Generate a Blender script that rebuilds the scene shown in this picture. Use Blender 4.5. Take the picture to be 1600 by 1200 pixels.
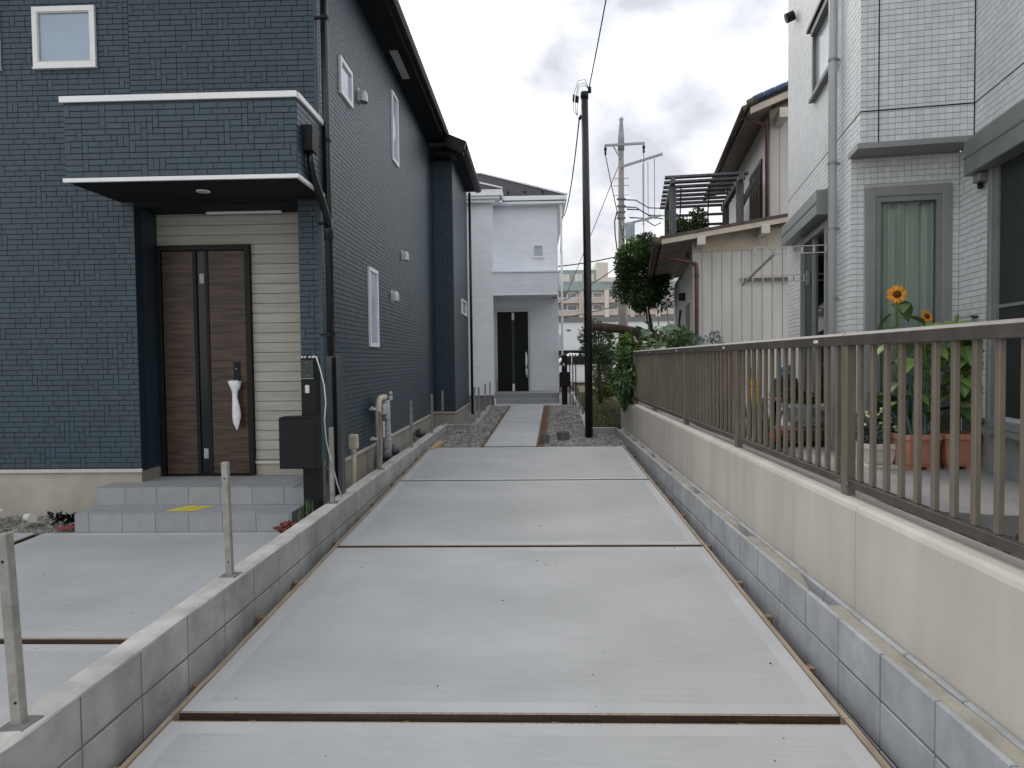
import bpy, math, random
from mathutils import Vector, Matrix
random.seed(7)
S = bpy.context.scene
for o in list(bpy.data.objects): bpy.data.objects.remove(o)
C = S.collection
# ---------------------------------------------------------------- camera
cam = bpy.data.cameras.new('camera'); co = bpy.data.objects.new('camera', cam); C.objects.link(co)
MR = ((0.9993560986, 0.0109929171, -0.0341547059), (0.0337498500, 0.0351180872, 0.9988131295), (-0.0121793179, 0.9993227085, -0.0347244653))
R = Matrix([[r[0], r[1], -r[2]] for r in MR]).to_4x4()
CAM = Vector((0, 0, 1.65))
co.matrix_world = Matrix.Translation(CAM) @ R
cam.sensor_width = 36; cam.lens = 1095 * 36 / 1600; cam.clip_start = .05; cam.clip_end = 2000
S.camera = co
# ---------------------------------------------------------------- world: evening overcast with broken grey cloud
SUN_EL, SUN_AZ = math.radians(38), math.radians(-12)      # azimuth measured from +Y towards +X
w = bpy.data.worlds.new('World'); S.world = w; w.use_nodes = True
nt = w.node_tree; N = nt.nodes; L = nt.links; N.clear()
def nd(t, **k):
    n = N.new(t)
    for a, b in k.items(): setattr(n, a, b)
    return n
sky = nd('ShaderNodeTexSky', sky_type='NISHITA'); sky.sun_disc = False
sky.sun_elevation = SUN_EL; sky.sun_rotation = SUN_AZ; sky.dust_density = 2.0
tc = nd('ShaderNodeTexCoord')
mp = nd('ShaderNodeMapping'); mp.inputs['Scale'].default_value = (1.0, 1.0, 1.5); mp.inputs['Location'].default_value = (11.249, 7.14, 15.022)
n1 = nd('ShaderNodeTexNoise'); n1.inputs['Scale'].default_value = 2.7; n1.inputs['Detail'].default_value = 9; n1.inputs['Roughness'].default_value = .52
L.new(tc.outputs['Generated'], mp.inputs['Vector']); L.new(mp.outputs[0], n1.inputs['Vector'])
r1 = nd('ShaderNodeValToRGB'); r1.color_ramp.elements[0].position = .45; r1.color_ramp.elements[1].position = .635
L.new(n1.outputs['Fac'], r1.inputs[0])
veil = nd('ShaderNodeMix', data_type='RGBA'); veil.inputs[0].default_value = .84
veil.inputs[7].default_value = (10.6, 10.8, 11.2, 1)
L.new(sky.outputs[0], veil.inputs[6])
sp = nd('ShaderNodeSeparateXYZ'); L.new(tc.outputs['Generated'], sp.inputs[0])
lo = nd('ShaderNodeMapRange'); lo.inputs[1].default_value = .30; lo.inputs[2].default_value = .02; L.new(sp.outputs[2], lo.inputs[0])   # evening tint near the horizon, all round
wm = nd('ShaderNodeMix', data_type='RGBA'); wm.inputs[6].default_value = (11.2, 11.4, 11.8, 1); wm.inputs[7].default_value = (11.2, 10.6, 9.6, 1)
L.new(lo.outputs[0], wm.inputs[0]); L.new(wm.outputs[2], veil.inputs[7])
dark = nd('ShaderNodeMix', data_type='RGBA'); dark.inputs[7].default_value = (4.2, 4.35, 4.85, 1)
mul = nd('ShaderNodeMath', operation='MULTIPLY'); mul.inputs[1].default_value = .92
L.new(r1.outputs[0], mul.inputs[0]); L.new(mul.outputs[0], dark.inputs[0]); L.new(veil.outputs[2], dark.inputs[6])
bg = nd('ShaderNodeBackground'); bg.inputs[1].default_value = .088
L.new(dark.outputs[2], bg.inputs[0]); wo = nd('ShaderNodeOutputWorld'); L.new(bg.outputs[0], wo.inputs[0])
sl = bpy.data.lights.new('sun', 'SUN'); sl.energy = .7; sl.angle = math.radians(25); sl.color = (1, .96, .9)
so = bpy.data.objects.new('sun', sl); C.objects.link(so)
sd = Vector((math.sin(SUN_AZ) * math.cos(SUN_EL), math.cos(SUN_AZ) * math.cos(SUN_EL), math.sin(SUN_EL)))
so.rotation_euler = sd.to_track_quat('Z', 'Y').to_euler(); so.location = (0, 0, 30)
S.view_settings.view_transform = 'Standard'; S.view_settings.look = 'None'
S.view_settings.exposure = 0.78; S.view_settings.gamma = 1; S.view_settings.use_curve_mapping = False
S.render.engine = 'CYCLES'
# ---------------------------------------------------------------- materials
MATS = {}
def mat(name, col, rough=.7, var=.15, scale=4, stretch=(1, 1, 1), bump=0, bscale=60, bstretch=(1, 1, 1), rnd=0, spec=.5, col2=None, thr=(.4, .65), metal=0, speck=0, detail=6):
    """Principled material with world-space noise variation, optional second colour for stains, fine bump and per-piece variation"""
    if name in MATS: return MATS[name]
    m = bpy.data.materials.new(name); m.use_nodes = True; t = m.node_tree; n = t.nodes; l = t.links
    b = n['Principled BSDF']; b.inputs['Roughness'].default_value = rough; b.inputs['Metallic'].default_value = metal
    b.inputs['Specular IOR Level'].default_value = spec
    g = n.new('ShaderNodeNewGeometry')
    def noise(sc, st, det=6, rg=.6):
        mp = n.new('ShaderNodeMapping'); mp.inputs['Scale'].default_value = st; l.new(g.outputs['Position'], mp.inputs[0])
        z = n.new('ShaderNodeTexNoise'); z.inputs['Scale'].default_value = sc; z.inputs['Detail'].default_value = det; z.inputs['Roughness'].default_value = rg
        l.new(mp.outputs[0], z.inputs['Vector']); return z
    z = noise(scale, stretch, detail)
    c2 = col2 or tuple(max(0, c * (1 - 2.2 * var)) for c in col)
    c1 = col if col2 else tuple(min(1, c * (1 + var)) for c in col)
    r = n.new('ShaderNodeValToRGB'); e = r.color_ramp.elements
    e[0].position, e[1].position = (thr if col2 else (.25, .75))
    e[0].color = (*(c1 if col2 else c2), 1); e[1].color = (*(c2 if col2 else c1), 1)
    l.new(z.outputs['Fac'], r.inputs[0]); out = r.outputs[0]
    if speck:
        zs = noise(220, (1, 1, 1), 2); rs = n.new('ShaderNodeValToRGB'); rs.color_ramp.elements[0].position = .35; rs.color_ramp.elements[1].position = .7
        rs.color_ramp.elements[0].color = (1 - speck,) * 3 + (1,); rs.color_ramp.elements[1].color = (1 + speck * .5,) * 3 + (1,)
        l.new(zs.outputs['Fac'], rs.inputs[0]); mx = n.new('ShaderNodeMix'); mx.data_type = 'RGBA'; mx.blend_type = 'MULTIPLY'; mx.inputs[0].default_value = 1
        l.new(out, mx.inputs[6]); l.new(rs.outputs[0], mx.inputs[7]); out = mx.outputs[2]
    if rnd:
        oi = n.new('ShaderNodeObjectInfo'); ad = n.new('ShaderNodeMath'); ad.operation = 'ADD'; l.new(oi.outputs['Random'], ad.inputs[0]); l.new(g.outputs['Random Per Island'], ad.inputs[1])
        fr = n.new('ShaderNodeMath'); fr.operation = 'FRACT'; l.new(ad.outputs[0], fr.inputs[0])
        mr = n.new('ShaderNodeMapRange'); mr.inputs[3].default_value = 1 - rnd; mr.inputs[4].default_value = 1 + rnd; l.new(fr.outputs[0], mr.inputs[0])
        hv = n.new('ShaderNodeHueSaturation'); l.new(out, hv.inputs['Color']); l.new(mr.outputs[0], hv.inputs['Value']); out = hv.outputs[0]
    l.new(out, b.inputs['Base Color'])
    if bump:
        zb = noise(bscale, bstretch, 4); bp = n.new('ShaderNodeBump'); bp.inputs['Strength'].default_value = bump; bp.inputs['Distance'].default_value = .01
        l.new(zb.outputs['Fac'], bp.inputs['Height']); l.new(bp.outputs[0], b.inputs['Normal'])
    MATS[name] = m; return m
def glass(name, tint, fac=.8, rough=.02):
    if name in MATS: return MATS[name]
    m = bpy.data.materials.new(name); m.use_nodes = True; t = m.node_tree; n = t.nodes; l = t.links; n.clear()
    o = n.new('ShaderNodeOutputMaterial'); mx = n.new('ShaderNodeMixShader'); tr = n.new('ShaderNodeBsdfTransparent'); gl = n.new('ShaderNodeBsdfGlossy')
    tr.inputs[0].default_value = (*tint, 1); gl.inputs['Roughness'].default_value = rough
    f = n.new('ShaderNodeFresnel'); f.inputs[0].default_value = 1.52
    l.new(f.outputs[0], mx.inputs[0]); l.new(tr.outputs[0], mx.inputs[1]); l.new(gl.outputs[0], mx.inputs[2]); l.new(mx.outputs[0], o.inputs[0])
    MATS[name] = m; return m
def leafmat(name, col, rnd=.45, rough=.55):
    m = mat(name, col, rough, .25, 3, rnd=rnd); b = m.node_tree.nodes['Principled BSDF']
    b.inputs['Transmission Weight'].default_value = 0
    b.inputs['Subsurface Weight'].default_value = 0
    return m
concrete = mat('broomed concrete', (.432, .438, .436), .85, .07, 1.3, (1, 1, 1), .22, 130, (.03, 1, 1), speck=.06)
trowel = mat('trowelled concrete', (.452, .458, .456), .75, .06, 3, speck=.04)
# broom streaks and blotches on the slabs
def addstreak(m, sc, st, amt):
    t = m.node_tree; n = t.nodes; l = t.links; b = n['Principled BSDF']; src = b.inputs['Base Color'].links[0].from_socket
    g = n.new('ShaderNodeNewGeometry'); mp = n.new('ShaderNodeMapping'); mp.inputs['Scale'].default_value = st; l.new(g.outputs['Position'], mp.inputs[0])
    z = n.new('ShaderNodeTexNoise'); z.inputs['Scale'].default_value = sc; z.inputs['Detail'].default_value = 5; l.new(mp.outputs[0], z.inputs['Vector'])
    r = n.new('ShaderNodeMapRange'); r.inputs[1].default_value = .3; r.inputs[2].default_value = .7; r.inputs[3].default_value = 1 - amt; r.inputs[4].default_value = 1 + amt * .4; l.new(z.outputs['Fac'], r.inputs[0])
    mx = n.new('ShaderNodeMix'); mx.data_type = 'RGBA'; mx.blend_type = 'MULTIPLY'; mx.inputs[0].default_value = 1; l.new(src, mx.inputs[6]); l.new(r.outputs[0], mx.inputs[7]); l.new(mx.outputs[2], b.inputs['Base Color'])
addstreak(concrete, 60, (.04, 1, 1), .06); addstreak(concrete, .9, (.6, 1.4, 1), .10)
addstreak(trowel, .8, (1, 1, 1), .1)
block_m = mat('concrete block', (.41, .425, .44), .9, .13, 5, bump=.25, bscale=160, rnd=.06, speck=.08)
addstreak(block_m, 2.2, (1, 1, .6), .16)
blockl_m = mat('aged concrete block', (.43, .435, .425), .9, .14, 5, bump=.25, bscale=160, rnd=.06, speck=.08)
addstreak(blockl_m, 2.5, (1, 1, .35), .22)
def addstain(m, col, sc, lo_, hi_, st=(1, 1, 1), amt=.55):
    t = m.node_tree; n = t.nodes; l = t.links; b = n['Principled BSDF']; src = b.inputs['Base Color'].links[0].from_socket
    g = n.new('ShaderNodeNewGeometry'); mp = n.new('ShaderNodeMapping'); mp.inputs['Scale'].default_value = st; l.new(g.outputs['Position'], mp.inputs[0])
    z = n.new('ShaderNodeTexNoise'); z.inputs['Scale'].default_value = sc; z.inputs['Detail'].default_value = 8; z.inputs['Roughness'].default_value = .65; l.new(mp.outputs[0], z.inputs['Vector'])
    r = n.new('ShaderNodeMapRange'); r.inputs[1].default_value = lo_; r.inputs[2].default_value = hi_; r.inputs[4].default_value = amt; l.new(z.outputs['Fac'], r.inputs[0])
    mx = n.new('ShaderNodeMix'); mx.data_type = 'RGBA'; l.new(r.outputs[0], mx.inputs[0]); l.new(src, mx.inputs[6]); mx.inputs[7].default_value = (*col, 1); l.new(mx.outputs[2], b.inputs['Base Color'])
addstain(blockl_m, (.21, .155, .10), 3.2, .57, .72, (1, .8, 1.6)); addstain(block_m, (.24, .22, .20), 3.0, .60, .75)
mortar_m = mat('mortar', (.19, .185, .175), .95, .15, 8, bump=.3, bscale=90)
cap_m = mat('mortar cap', (.55, .53, .49), .9, .16, 5, bump=.3, bscale=60, speck=.08); addstreak(cap_m, 3, (1, 1, 1), .2)
fill_m = mat('tan mortar fill', (.36, .335, .28), .95, .15, 6, bump=.3, bscale=70, speck=.1)
wood_m = mat('form timber', (.22, .145, .085), .8, .3, 12, (6, .4, 6), .2, 80, (4, .3, 4))
woodtop_m = mat('weathered batten', (.36, .28, .20), .85, .25, 14, (6, .3, 6))
dirt_m = mat('brown soil', (.13, .085, .055), 1, .4, 9, bump=.6, bscale=40)
ground_m = mat('grey ground', (.27, .26, .245), 1, .25, 2.5, bump=.6, bscale=35, speck=.2)
gravel_m = mat('crushed gravel', (.33, .315, .30), .95, .3, 6, rnd=.45)
beigewall_m = mat('painted render wall', (.57, .53, .47), .85, .07, 1.1, (.6, 1, .5), .12, 120, speck=.03)
addstain(beigewall_m, (.27, .245, .205), 5.0, .60, .78, (1, 1.3, .07), .38); addstreak(beigewall_m, 4.5, (1, 1.2, .12), .10); addstreak(beigewall_m, .55, (1, .7, 2), .12)
siding_m = mat('navy ceramic siding', (.026, .053, .073), .42, .12, 8, bump=.35, bscale=90, rnd=.06, spec=.5)
sidegroove_m = mat('navy siding groove', (.014, .029, .041), .7, .1, 8)
foundation_m = mat('foundation concrete', (.42, .39, .33), .9, .14, 1.5, bump=.15, bscale=80, speck=.06); addstreak(foundation_m, 2, (1, 1, .3), .2)
white_m = mat('white frame', (.78, .78, .78), .4, .03, 5)
offtrim_m = mat('pale trim', (.52, .50, .45), .5, .06, 6)
black_m = mat('black metal', (.007, .008, .009), .5, .2, 20, bump=.05, bscale=300, spec=.25)
blackgl_m = mat('black pipe', (.006, .0065, .007), .35, .2, 20)
soffit_m = mat('dark soffit', (.014, .016, .019), .8, .15, 10, spec=.2)
frost_m = mat('frosted glass', (.32, .40, .50), .12, .06, 1.5, spec=.7)
beigeboard_m = mat('beige siding board', (.40, .385, .335), .7, .1, 6, (.4, 1, 5), .12, 60, (.3, 1, 4), rnd=.05)
doorwood_m = mat('walnut door grain', (.072, .044, .029), .45, .5, 2.6, (1.2, 1, 16), .06, 60, (.4, 1, 6), spec=.4)
steptile_m = mat('grey step tile', (.30, .31, .32), .7, .06, 9, bump=.1, bscale=200, rnd=.05, speck=.07)
grout_m = mat('tile grout', (.21, .215, .22), .9, .1, 8)
steel_m = mat('pale steel post', (.33, .32, .29), .5, .18, 14, metal=.25, speck=.06)
fence_m = mat('bronze aluminium', (.205, .175, .135), .5, .14, 10, (1, 1, .3), metal=.25)
fenced_m = mat('dark bronze rail', (.10, .088, .076), .5, .2, 8, metal=.3)
tile_m = mat('white wall tile', (.63, .65, .65), .5, .05, 2, bump=.12, bscale=110, rnd=.07, spec=.5)
tilegroove_m = mat('tile joint', (.46, .47, .475), .9, .1, 8)
grey_m = mat('grey aluminium', (.24, .245, .245), .45, .06, 5, metal=.2)
greyd_m = mat('mid grey trim', (.16, .165, .165), .55, .08, 6)
whouse_m = mat('white siding', (.80, .83, .87), .6, .03, 2, bump=.25, bscale=26, bstretch=(.2, .2, 3)); addstreak(whouse_m, 20, (.12, .12, 1.6), .09)
wtrim_m = mat('white eave trim', (.84, .86, .89), .5, .03, 4)
shingle_m = mat('charcoal shingle', (.035, .033, .042), .9, .25, 10, (1, 1, 3), .4, 30, (.4, 1, 6), spec=.1)
bboard_m = mat('cream wall board', (.54, .525, .49), .7, .06, 1.2, (1, 1, .3), rnd=.04); addstreak(bboard_m, 3, (2, 2, .3), .1)
bgroove_m = mat('cream wall groove', (.33, .30, .28), .8, .1, 3)
cream_m = mat('cream fascia', (.50, .44, .35), .6, .12, 4)
brown_m = mat('brown roof edge', (.085, .062, .052), .7, .3, 9)
rust_m = mat('maroon pipe', (.125, .06, .055), .55, .25, 10)
oldwood_m = mat('weathered grey timber', (.13, .13, .14), .85, .3, 10, (3, 3, .4), .2, 50)
bluetile_m = mat('blue roof tile', (.03, .055, .14), .4, .2, 10)
pole_m = mat('utility pole concrete', (.25, .235, .22), .85, .12, 4, (1, 1, .3))
galv_m = mat('galvanised steel', (.28, .31, .32), .5, .12, 6, metal=.3)
wire_m = mat('cable black', (.02, .02, .022), .6, .1, 5)
whitewire_m = mat('white cable', (.65, .65, .63), .5, .05, 5)
pvc_m = mat('cream pvc', (.58, .51, .39), .5, .08, 10)
foil_m = mat('taped insulation', (.45, .45, .46), .55, .3, 25, bump=.5, bscale=40)
pvcg_m = mat('grey pvc', (.13, .14, .155), .35, .08, 10)
terra_m = mat('terracotta plastic', (.50, .235, .155), .6, .14, 9, speck=.05)
plw_m = mat('white plastic', (.62, .60, .55), .5, .06, 9)
plb_m = mat('pale blue glaze', (.25, .33, .40), .35, .4, 12)
bark_m = mat('brown bark', (.09, .06, .045), .95, .4, 12, (1, 1, .3), .8, 30)
lf_dark = leafmat('dark tree leaf', (.055, .105, .030)); lf_mid = leafmat('mid green leaf', (.085, .16, .046)); lf_blue = leafmat('squash leaf', (.09, .17, .085), .3)
lf_light = leafmat('light green leaf', (.16, .25, .06), .4); lf_grey = leafmat('silver leaf', (.19, .25, .22), .35); lf_leek = leafmat('leek leaf', (.075, .14, .115), .3)
lf_olive = leafmat('olive hedge leaf', (.085, .11, .03), .5); grass_m = leafmat('dry lawn blade', (.115, .12, .042), .5)
yellow_m = mat('sunflower petal', (.85, .33, .01), .6, .15, 30, rnd=.15); yel2_m = mat('yellow petal', (.80, .52, .02), .6, .1, 30, rnd=.1)
disc_m = mat('sunflower disc', (.14, .055, .012), .95, .4, 60, bump=.8, bscale=150); redf_m = mat('red petal', (.5, .03, .03), .6, .2, 30, rnd=.2)
apt_m = mat('apartment tan', (.50, .435, .385), .8, .06, .2); aptg_m = mat('apartment green grey', (.27, .33, .32), .8, .06, .2); aptl_m = mat('apartment cream', (.62, .57, .50), .8, .05, .2)
aptw_m = mat('apartment window', (.16, .20, .23), .2, .3, .3, rnd=.5)
asphalt_m = mat('asphalt', (.055, .056, .058), .9, .2, 3, bump=.3, bscale=120)
bagw_m = mat('white plastic bag', (.78, .78, .80), .4, .05, 30, bump=.6, bscale=40)
yelsheet_m = mat('yellow notice sheet', (.72, .62, .03), .6, .1, 40)
rock_m = mat('grey rock', (.20, .21, .23), .95, .3, 9, bump=.8, bscale=40)
carw_m = mat('white car paint', (.75, .76, .78), .2, .02, 3); carg_m = mat('car glass', (.02, .024, .028), .08, .1, 3); tyre_m = mat('tyre rubber', (.02, .02, .02), .85, .1, 9)
orange_m = mat('orange cone', (.48, .11, .03), .6, .2, 10)
lacq_m = mat('pink table top', (.42, .25, .20), .6, .12, 8)
curtain_m = mat('green curtain', (.80, .84, .80), .8, .1, 4, (4, 4, .3)); room_m = mat('dark interior', (.03, .034, .034), .9, .1, 3)
screen_m = mat('dark insect screen', (.018, .024, .023), .55, .2, 6)
pane_m = glass('window glass', (.88, .92, .90))
# ---------------------------------------------------------------- geometry helpers
ORG = {}
class MB:
    def __init__(s): s.v = []; s.f = []; s.m = []
    def add(s, vs, fs, m=0):
        k = len(s.v); s.v += [tuple(v) for v in vs]; s.f += [tuple(i + k for i in f) for f in fs]; s.m += [m] * len(fs); return s
    def box(s, x0, x1, y0, y1, z0, z1, m=0):
        return s.add([(x0, y0, z0), (x1, y0, z0), (x1, y1, z0), (x0, y1, z0), (x0, y0, z1), (x1, y0, z1), (x1, y1, z1), (x0, y1, z1)],
                     [(0, 3, 2, 1), (4, 5, 6, 7), (0, 1, 5, 4), (1, 2, 6, 5), (2, 3, 7, 6), (3, 0, 4, 7)], m)
    def hexa(s, p, m=0):            # eight corners: four below, four above, both counter-clockwise
        return s.add(p, [(0, 3, 2, 1), (4, 5, 6, 7), (0, 1, 5, 4), (1, 2, 6, 5), (2, 3, 7, 6), (3, 0, 4, 7)], m)
    def bar(s, a, b, w, h, m=0, up=(0, 0, 1)):
        a = Vector(a); b = Vector(b); d = (b - a).normalized(); u = Vector(up); r = d.cross(u)
        if r.length < 1e-4: r = d.cross(Vector((1, 0, 0)))
        r.normalize(); u = r.cross(d); r = r * w / 2; u = u * h / 2
        return s.hexa([a - r - u, a + r - u, b + r - u, b - r - u, a - r + u, a + r + u, b + r + u, b - r + u], m)
    def tube(s, pts, rad, n=10, m=0, cap=True):
        pts = [Vector(p) for p in pts]; k = len(s.v); rings = len(pts)
        if not isinstance(rad, (list, tuple)): rad = [rad] * rings
        ref = Vector((.13, .27, .95)); prev = None
        for i, p in enumerate(pts):
            d = (pts[min(i + 1, rings - 1)] - pts[max(i - 1, 0)]).normalized()
            if prev is None:
                a = d.cross(ref)
                if a.length < .1: a = d.cross(Vector((1, 0, 0)))
            else: a = prev - d * prev.dot(d)
            a.normalize(); prev = a; b = d.cross(a)
            for j in range(n):
                t = 2 * math.pi * j / n; s.v.append(tuple(p + (a * math.cos(t) + b * math.sin(t)) * rad[i]))
        for i in range(rings - 1):
            for j in range(n):
                s.f.append((k + i * n + j, k + i * n + (j + 1) % n, k + (i + 1) * n + (j + 1) % n, k + (i + 1) * n + j)); s.m.append(m)
        if cap:
            s.f.append(tuple(k + j for j in reversed(range(n)))); s.f.append(tuple(k + (rings - 1) * n + j for j in range(n))); s.m += [m, m]
        return s
    def lathe(s, c, prof, n=16, m=0):      # prof: (radius, z) from bottom up
        k = len(s.v); c = Vector(c)
        for r, z in prof:
            for j in range(n):
                t = 2 * math.pi * j / n; s.v.append((c.x + r * math.cos(t), c.y + r * math.sin(t), c.z + z))
        for i in range(len(prof) - 1):
            for j in range(n):
                s.f.append((k + i * n + j, k + i * n + (j + 1) % n, k + (i + 1) * n + (j + 1) % n, k + (i + 1) * n + j)); s.m.append(m)
        s.f.append(tuple(k + j for j in reversed(range(n)))); s.f.append(tuple(k + (len(prof) - 1) * n + j for j in range(n))); s.m += [m, m]
        return s
    def leaf(s, p, d, u, l, w, m=0, fold=.25):
        p = Vector(p); d = Vector(d).normalized(); u = Vector(u); r = d.cross(u)
        if r.length < 1e-3: r = d.cross(Vector((1, .3, .2)))
        r.normalize(); u = r.cross(d)
        return s.add([p, p + d * l * .45 + r * w / 2 + u * w * fold, p + d * l, p + d * l * .45 - r * w / 2 + u * w * fold], [(0, 1, 2), (0, 2, 3)], m)
    def mesh(s, name, mats, smooth=False):
        me = bpy.data.meshes.new(name); me.from_pydata(s.v, [], s.f)
        for q in (mats if isinstance(mats, (list, tuple)) else [mats]): me.materials.append(q)
        if any(s.m): me.polygons.foreach_set('material_index', s.m)
        if smooth: me.polygons.foreach_set('use_smooth', [True] * len(s.f))
        me.update(); return me
    def build(s, name, mats, parent=None, smooth=False, bev=0, kind=None):
        if parent is not None and any(ORG[parent.name]):
            ox, oy, oz = ORG[parent.name]; s.v = [(a - ox, b - oy, c - oz) for a, b, c in s.v]
        return obj(name, s.mesh(name, mats, smooth), parent, bev, kind)
def obj(name, me, parent=None, bev=0, kind=None, loc=None):
    o = bpy.data.objects.new(name, me); C.objects.link(o); o.parent = parent
    ORG[o.name] = ORG[parent.name] if parent is not None else (0, 0, 0)
    if loc is not None: q = ORG[o.name]; o.location = (loc[0] - q[0], loc[1] - q[1], loc[2] - q[2])
    if bev:
        b = o.modifiers.new('bevel', 'BEVEL'); b.width = bev; b.segments = 2; b.limit_method = 'ANGLE'
    if kind: o['kind'] = kind
    return o
def tag(o, label, cat, group=None, kind=None):
    o['label'] = label
    if cat: o['category'] = cat
    if group: o['group'] = group
    if kind: o['kind'] = kind
    return o
def thing(name, label, cat, loc=(0, 0, 0), rotz=0, group=None, local=False):
    o = bpy.data.objects.new(name, None); C.objects.link(o); o.empty_display_size = .1
    o.location = loc; o.rotation_euler = (0, 0, rotz); ORG[o.name] = (0, 0, 0) if local else tuple(loc)
    return tag(o, label, cat, group)
def bx(name, b, m, parent=None, bev=0, kind=None): return MB().box(*b).build(name, m, parent, bev=bev, kind=kind)
def g(Y): return .0295 * min(Y, 17.6)           # driveway surface climbs away from the camera
WORLD = {}
def embossed(w, h, d, inset, axis):
    """one wall piece: raised block with sloping flanks; axis says which way its face looks ('-y', '+x' or '-x')"""
    key = (round(w, 4), round(h, 4), d, inset, axis)
    if key in WORLD: return WORLD[key]
    i = inset
    P = [(0, 0, 0), (w, 0, 0), (w, 0, h), (0, 0, h), (i, d, i), (w - i, d, i), (w - i, d, h - i), (i, d, h - i)]
    F = [(4, 5, 6, 7), (0, 1, 5, 4), (1, 2, 6, 5), (2, 3, 7, 6), (3, 0, 4, 7)]
    conv = {'-y': lambda a, n, z: (a, -n, z), '+x': lambda a, n, z: (n, a, z), '-x': lambda a, n, z: (-n, a, z)}[axis]
    WORLD[key] = ([conv(*p) for p in P], F if axis != '-x' else [tuple(reversed(f)) for f in F]); return WORLD[key]
def pieces(items, limit, name, m, parent_of, stuffname, stuffparent, view):
    """items: (position, w, h, d, inset, axis, key). The largest in view become objects that share meshes, the rest one joined part"""
    items.sort(key=view)
    cache = {}
    for it in items[:limit]:
        p, w_, h_, d, i, ax, key = it; k = (round(w_, 4), round(h_, 4), d, i, ax)
        if k not in cache:
            V, F = embossed(w_, h_, d, i, ax); cache[k] = MB().add(V, F).mesh(name, m)
        obj(name, cache[k], parent_of[key], loc=p)
    rest = {}
    for it in items[limit:]:
        p, w_, h_, d, i, ax, key = it; V, F = embossed(w_, h_, d, i, ax)
        rest.setdefault(key, MB()).add([(a + p[0], b + p[1], c + p[2]) for a, b, c in V], F)
    for key, mb in rest.items(): mb.build(stuffname, m, parent_of[key], kind='stuff')
def rows(a0, a1, z0, z1, u, holes, rs):
    """uneven brick-like tiling on a grid of u: yields (a, z, w, h)"""
    na = max(1, int(round((a1 - a0) / u))); ua = (a1 - a0) / na; nz = int(round((z1 - z0) / u)); occ = set(); out = []
    for k in range(nz):
        i = 0
        while i < na:
            if (i, k) in occ: i += 1; continue
            if rs.random() < .11 and k + 1 < nz: n, t = 1, 2; occ.add((i, k + 1))
            else:
                n, t = rs.choice((2, 2, 3, 3, 3, 4)), 1
                n = min(n, na - i); q = 1
                while q < n and (i + q, k) not in occ: q += 1
                n = q
            A, Z = a0 + i * ua, z0 + k * u
            if not any(A > h[0] and A + n * ua < h[1] and Z > h[2] and Z + t * u < h[3] for h in holes): out.append((A, Z, round(n * ua, 3), t * u))
            i += n
    return out
# ================================================================ SETTING
mb = MB(); ys = [-60, -8, 0, 6, 12, 17.6, 30, 80, 600]
zs = [-.35, -.33, -.20, -.03, .145, .31, .40, .42, .42]
for i, (y, z) in enumerate(zip(ys, zs)): mb.v += [(-400, y, z), (400, y, z)]
for i in range(len(ys) - 1): mb.f.append((2 * i, 2 * i + 1, 2 * i + 3, 2 * i + 2)); mb.m.append(0)
mb.build('ground', ground_m, kind='structure')
gapshade_m = mat('painted shade board face', (.085, .05, .03), .8, .3, 12, (.4, 6, 6))  # darkened timber colour puts the joint's shade into the board sides
def formboard(a, b, w_, h_, parent):
    mb = MB().bar(a, b, w_, h_); mb.m = [0, 1, 0, 0, 0, 0]; return mb.build('form_board', [gapshade_m, woodtop_m], parent)
def slab(mb, x0, x1, y0, y1, zf, th=.17, bw=.085):
    """slab with a trowelled border round a broomed middle"""
    def q(x, y): return (x, y, zf(y))
    o = [q(x0, y0), q(x1, y0), q(x1, y1), q(x0, y1)]; i = [q(x0 + bw, y0 + bw), q(x1 - bw, y0 + bw), q(x1 - bw, y1 - bw), q(x0 + bw, y1 - bw)]
    lo = [(a, b, c - th) for a, b, c in o]; k = len(mb.v); mb.v += o + i + lo
    mb.f += [tuple(k + t for t in f) for f in [(4, 5, 6, 7), (0, 1, 5, 4), (1, 2, 6, 5), (2, 3, 7, 6), (3, 0, 4, 7), (8, 9, 1, 0), (9, 10, 2, 1), (10, 11, 3, 2), (11, 8, 0, 3)]]
    mb.m += [0] + [1] * 8; return mb
XL, XR = -1.61, 1.30
drive = bpy.data.objects.new('driveway', None); C.objects.link(drive); drive['kind'] = 'structure'; ORG['driveway'] = (0, 0, 0)
SL = [(-1.2, .38), (.47, 2.955), (3.045, 5.505), (5.575, 8.125), (8.185, 10.65)]
for a, b in SL: slab(MB(), XL, XR, a, b, g).build('slab', [concrete, trowel], drive)
# timber forms left in the joints and along the edges
for (a, b), (c, d) in zip(SL, SL[1:]):
    for y in (b + .007, c - .007): formboard((XL - .002, y, g(y) - .052), (XR + .002, y, g(y) - .052), .012, .10, drive)
    for x in [-1.3 + .72 * k + random.uniform(-.1, .1) for k in range(4)]:
        MB().box(x, x + .03, b + .0135, c - .0135, g(b) - .10, g(b) - .03).build('form_spacer', wood_m, drive)
for x in (XL - .014, XR + .014):
    for a, b in zip([-1.2, 3.0, 5.54, 8.15], [2.995, 5.535, 8.145, 10.7]):
        j = random.uniform(-.004, .004); MB().bar((x, a, g(a) - .030 + .004), (x + j, b, g(b) - .030 + .004), .024, .07).build('edge_form', woodtop_m, drive)
    sg = 1 if x > 0 else -1
    for y in [1.7, 2.5, 3.35, 4.1, 4.75, 5.6, 6.4, 7.1, 7.9, 8.7, 9.6]:
        y += random.uniform(-.12, .12); MB().box(min(x + sg * .014, x + sg * .052), max(x + sg * .014, x + sg * .052), y, y + .045, g(y) - .1, g(y) - .002 + random.uniform(0, .022)).build('form_stake', wood_m, drive)
formboard((XL, 10.662, g(10.6) - .03), (XR, 10.662, g(10.6) - .03), .014, .06, drive)
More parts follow.
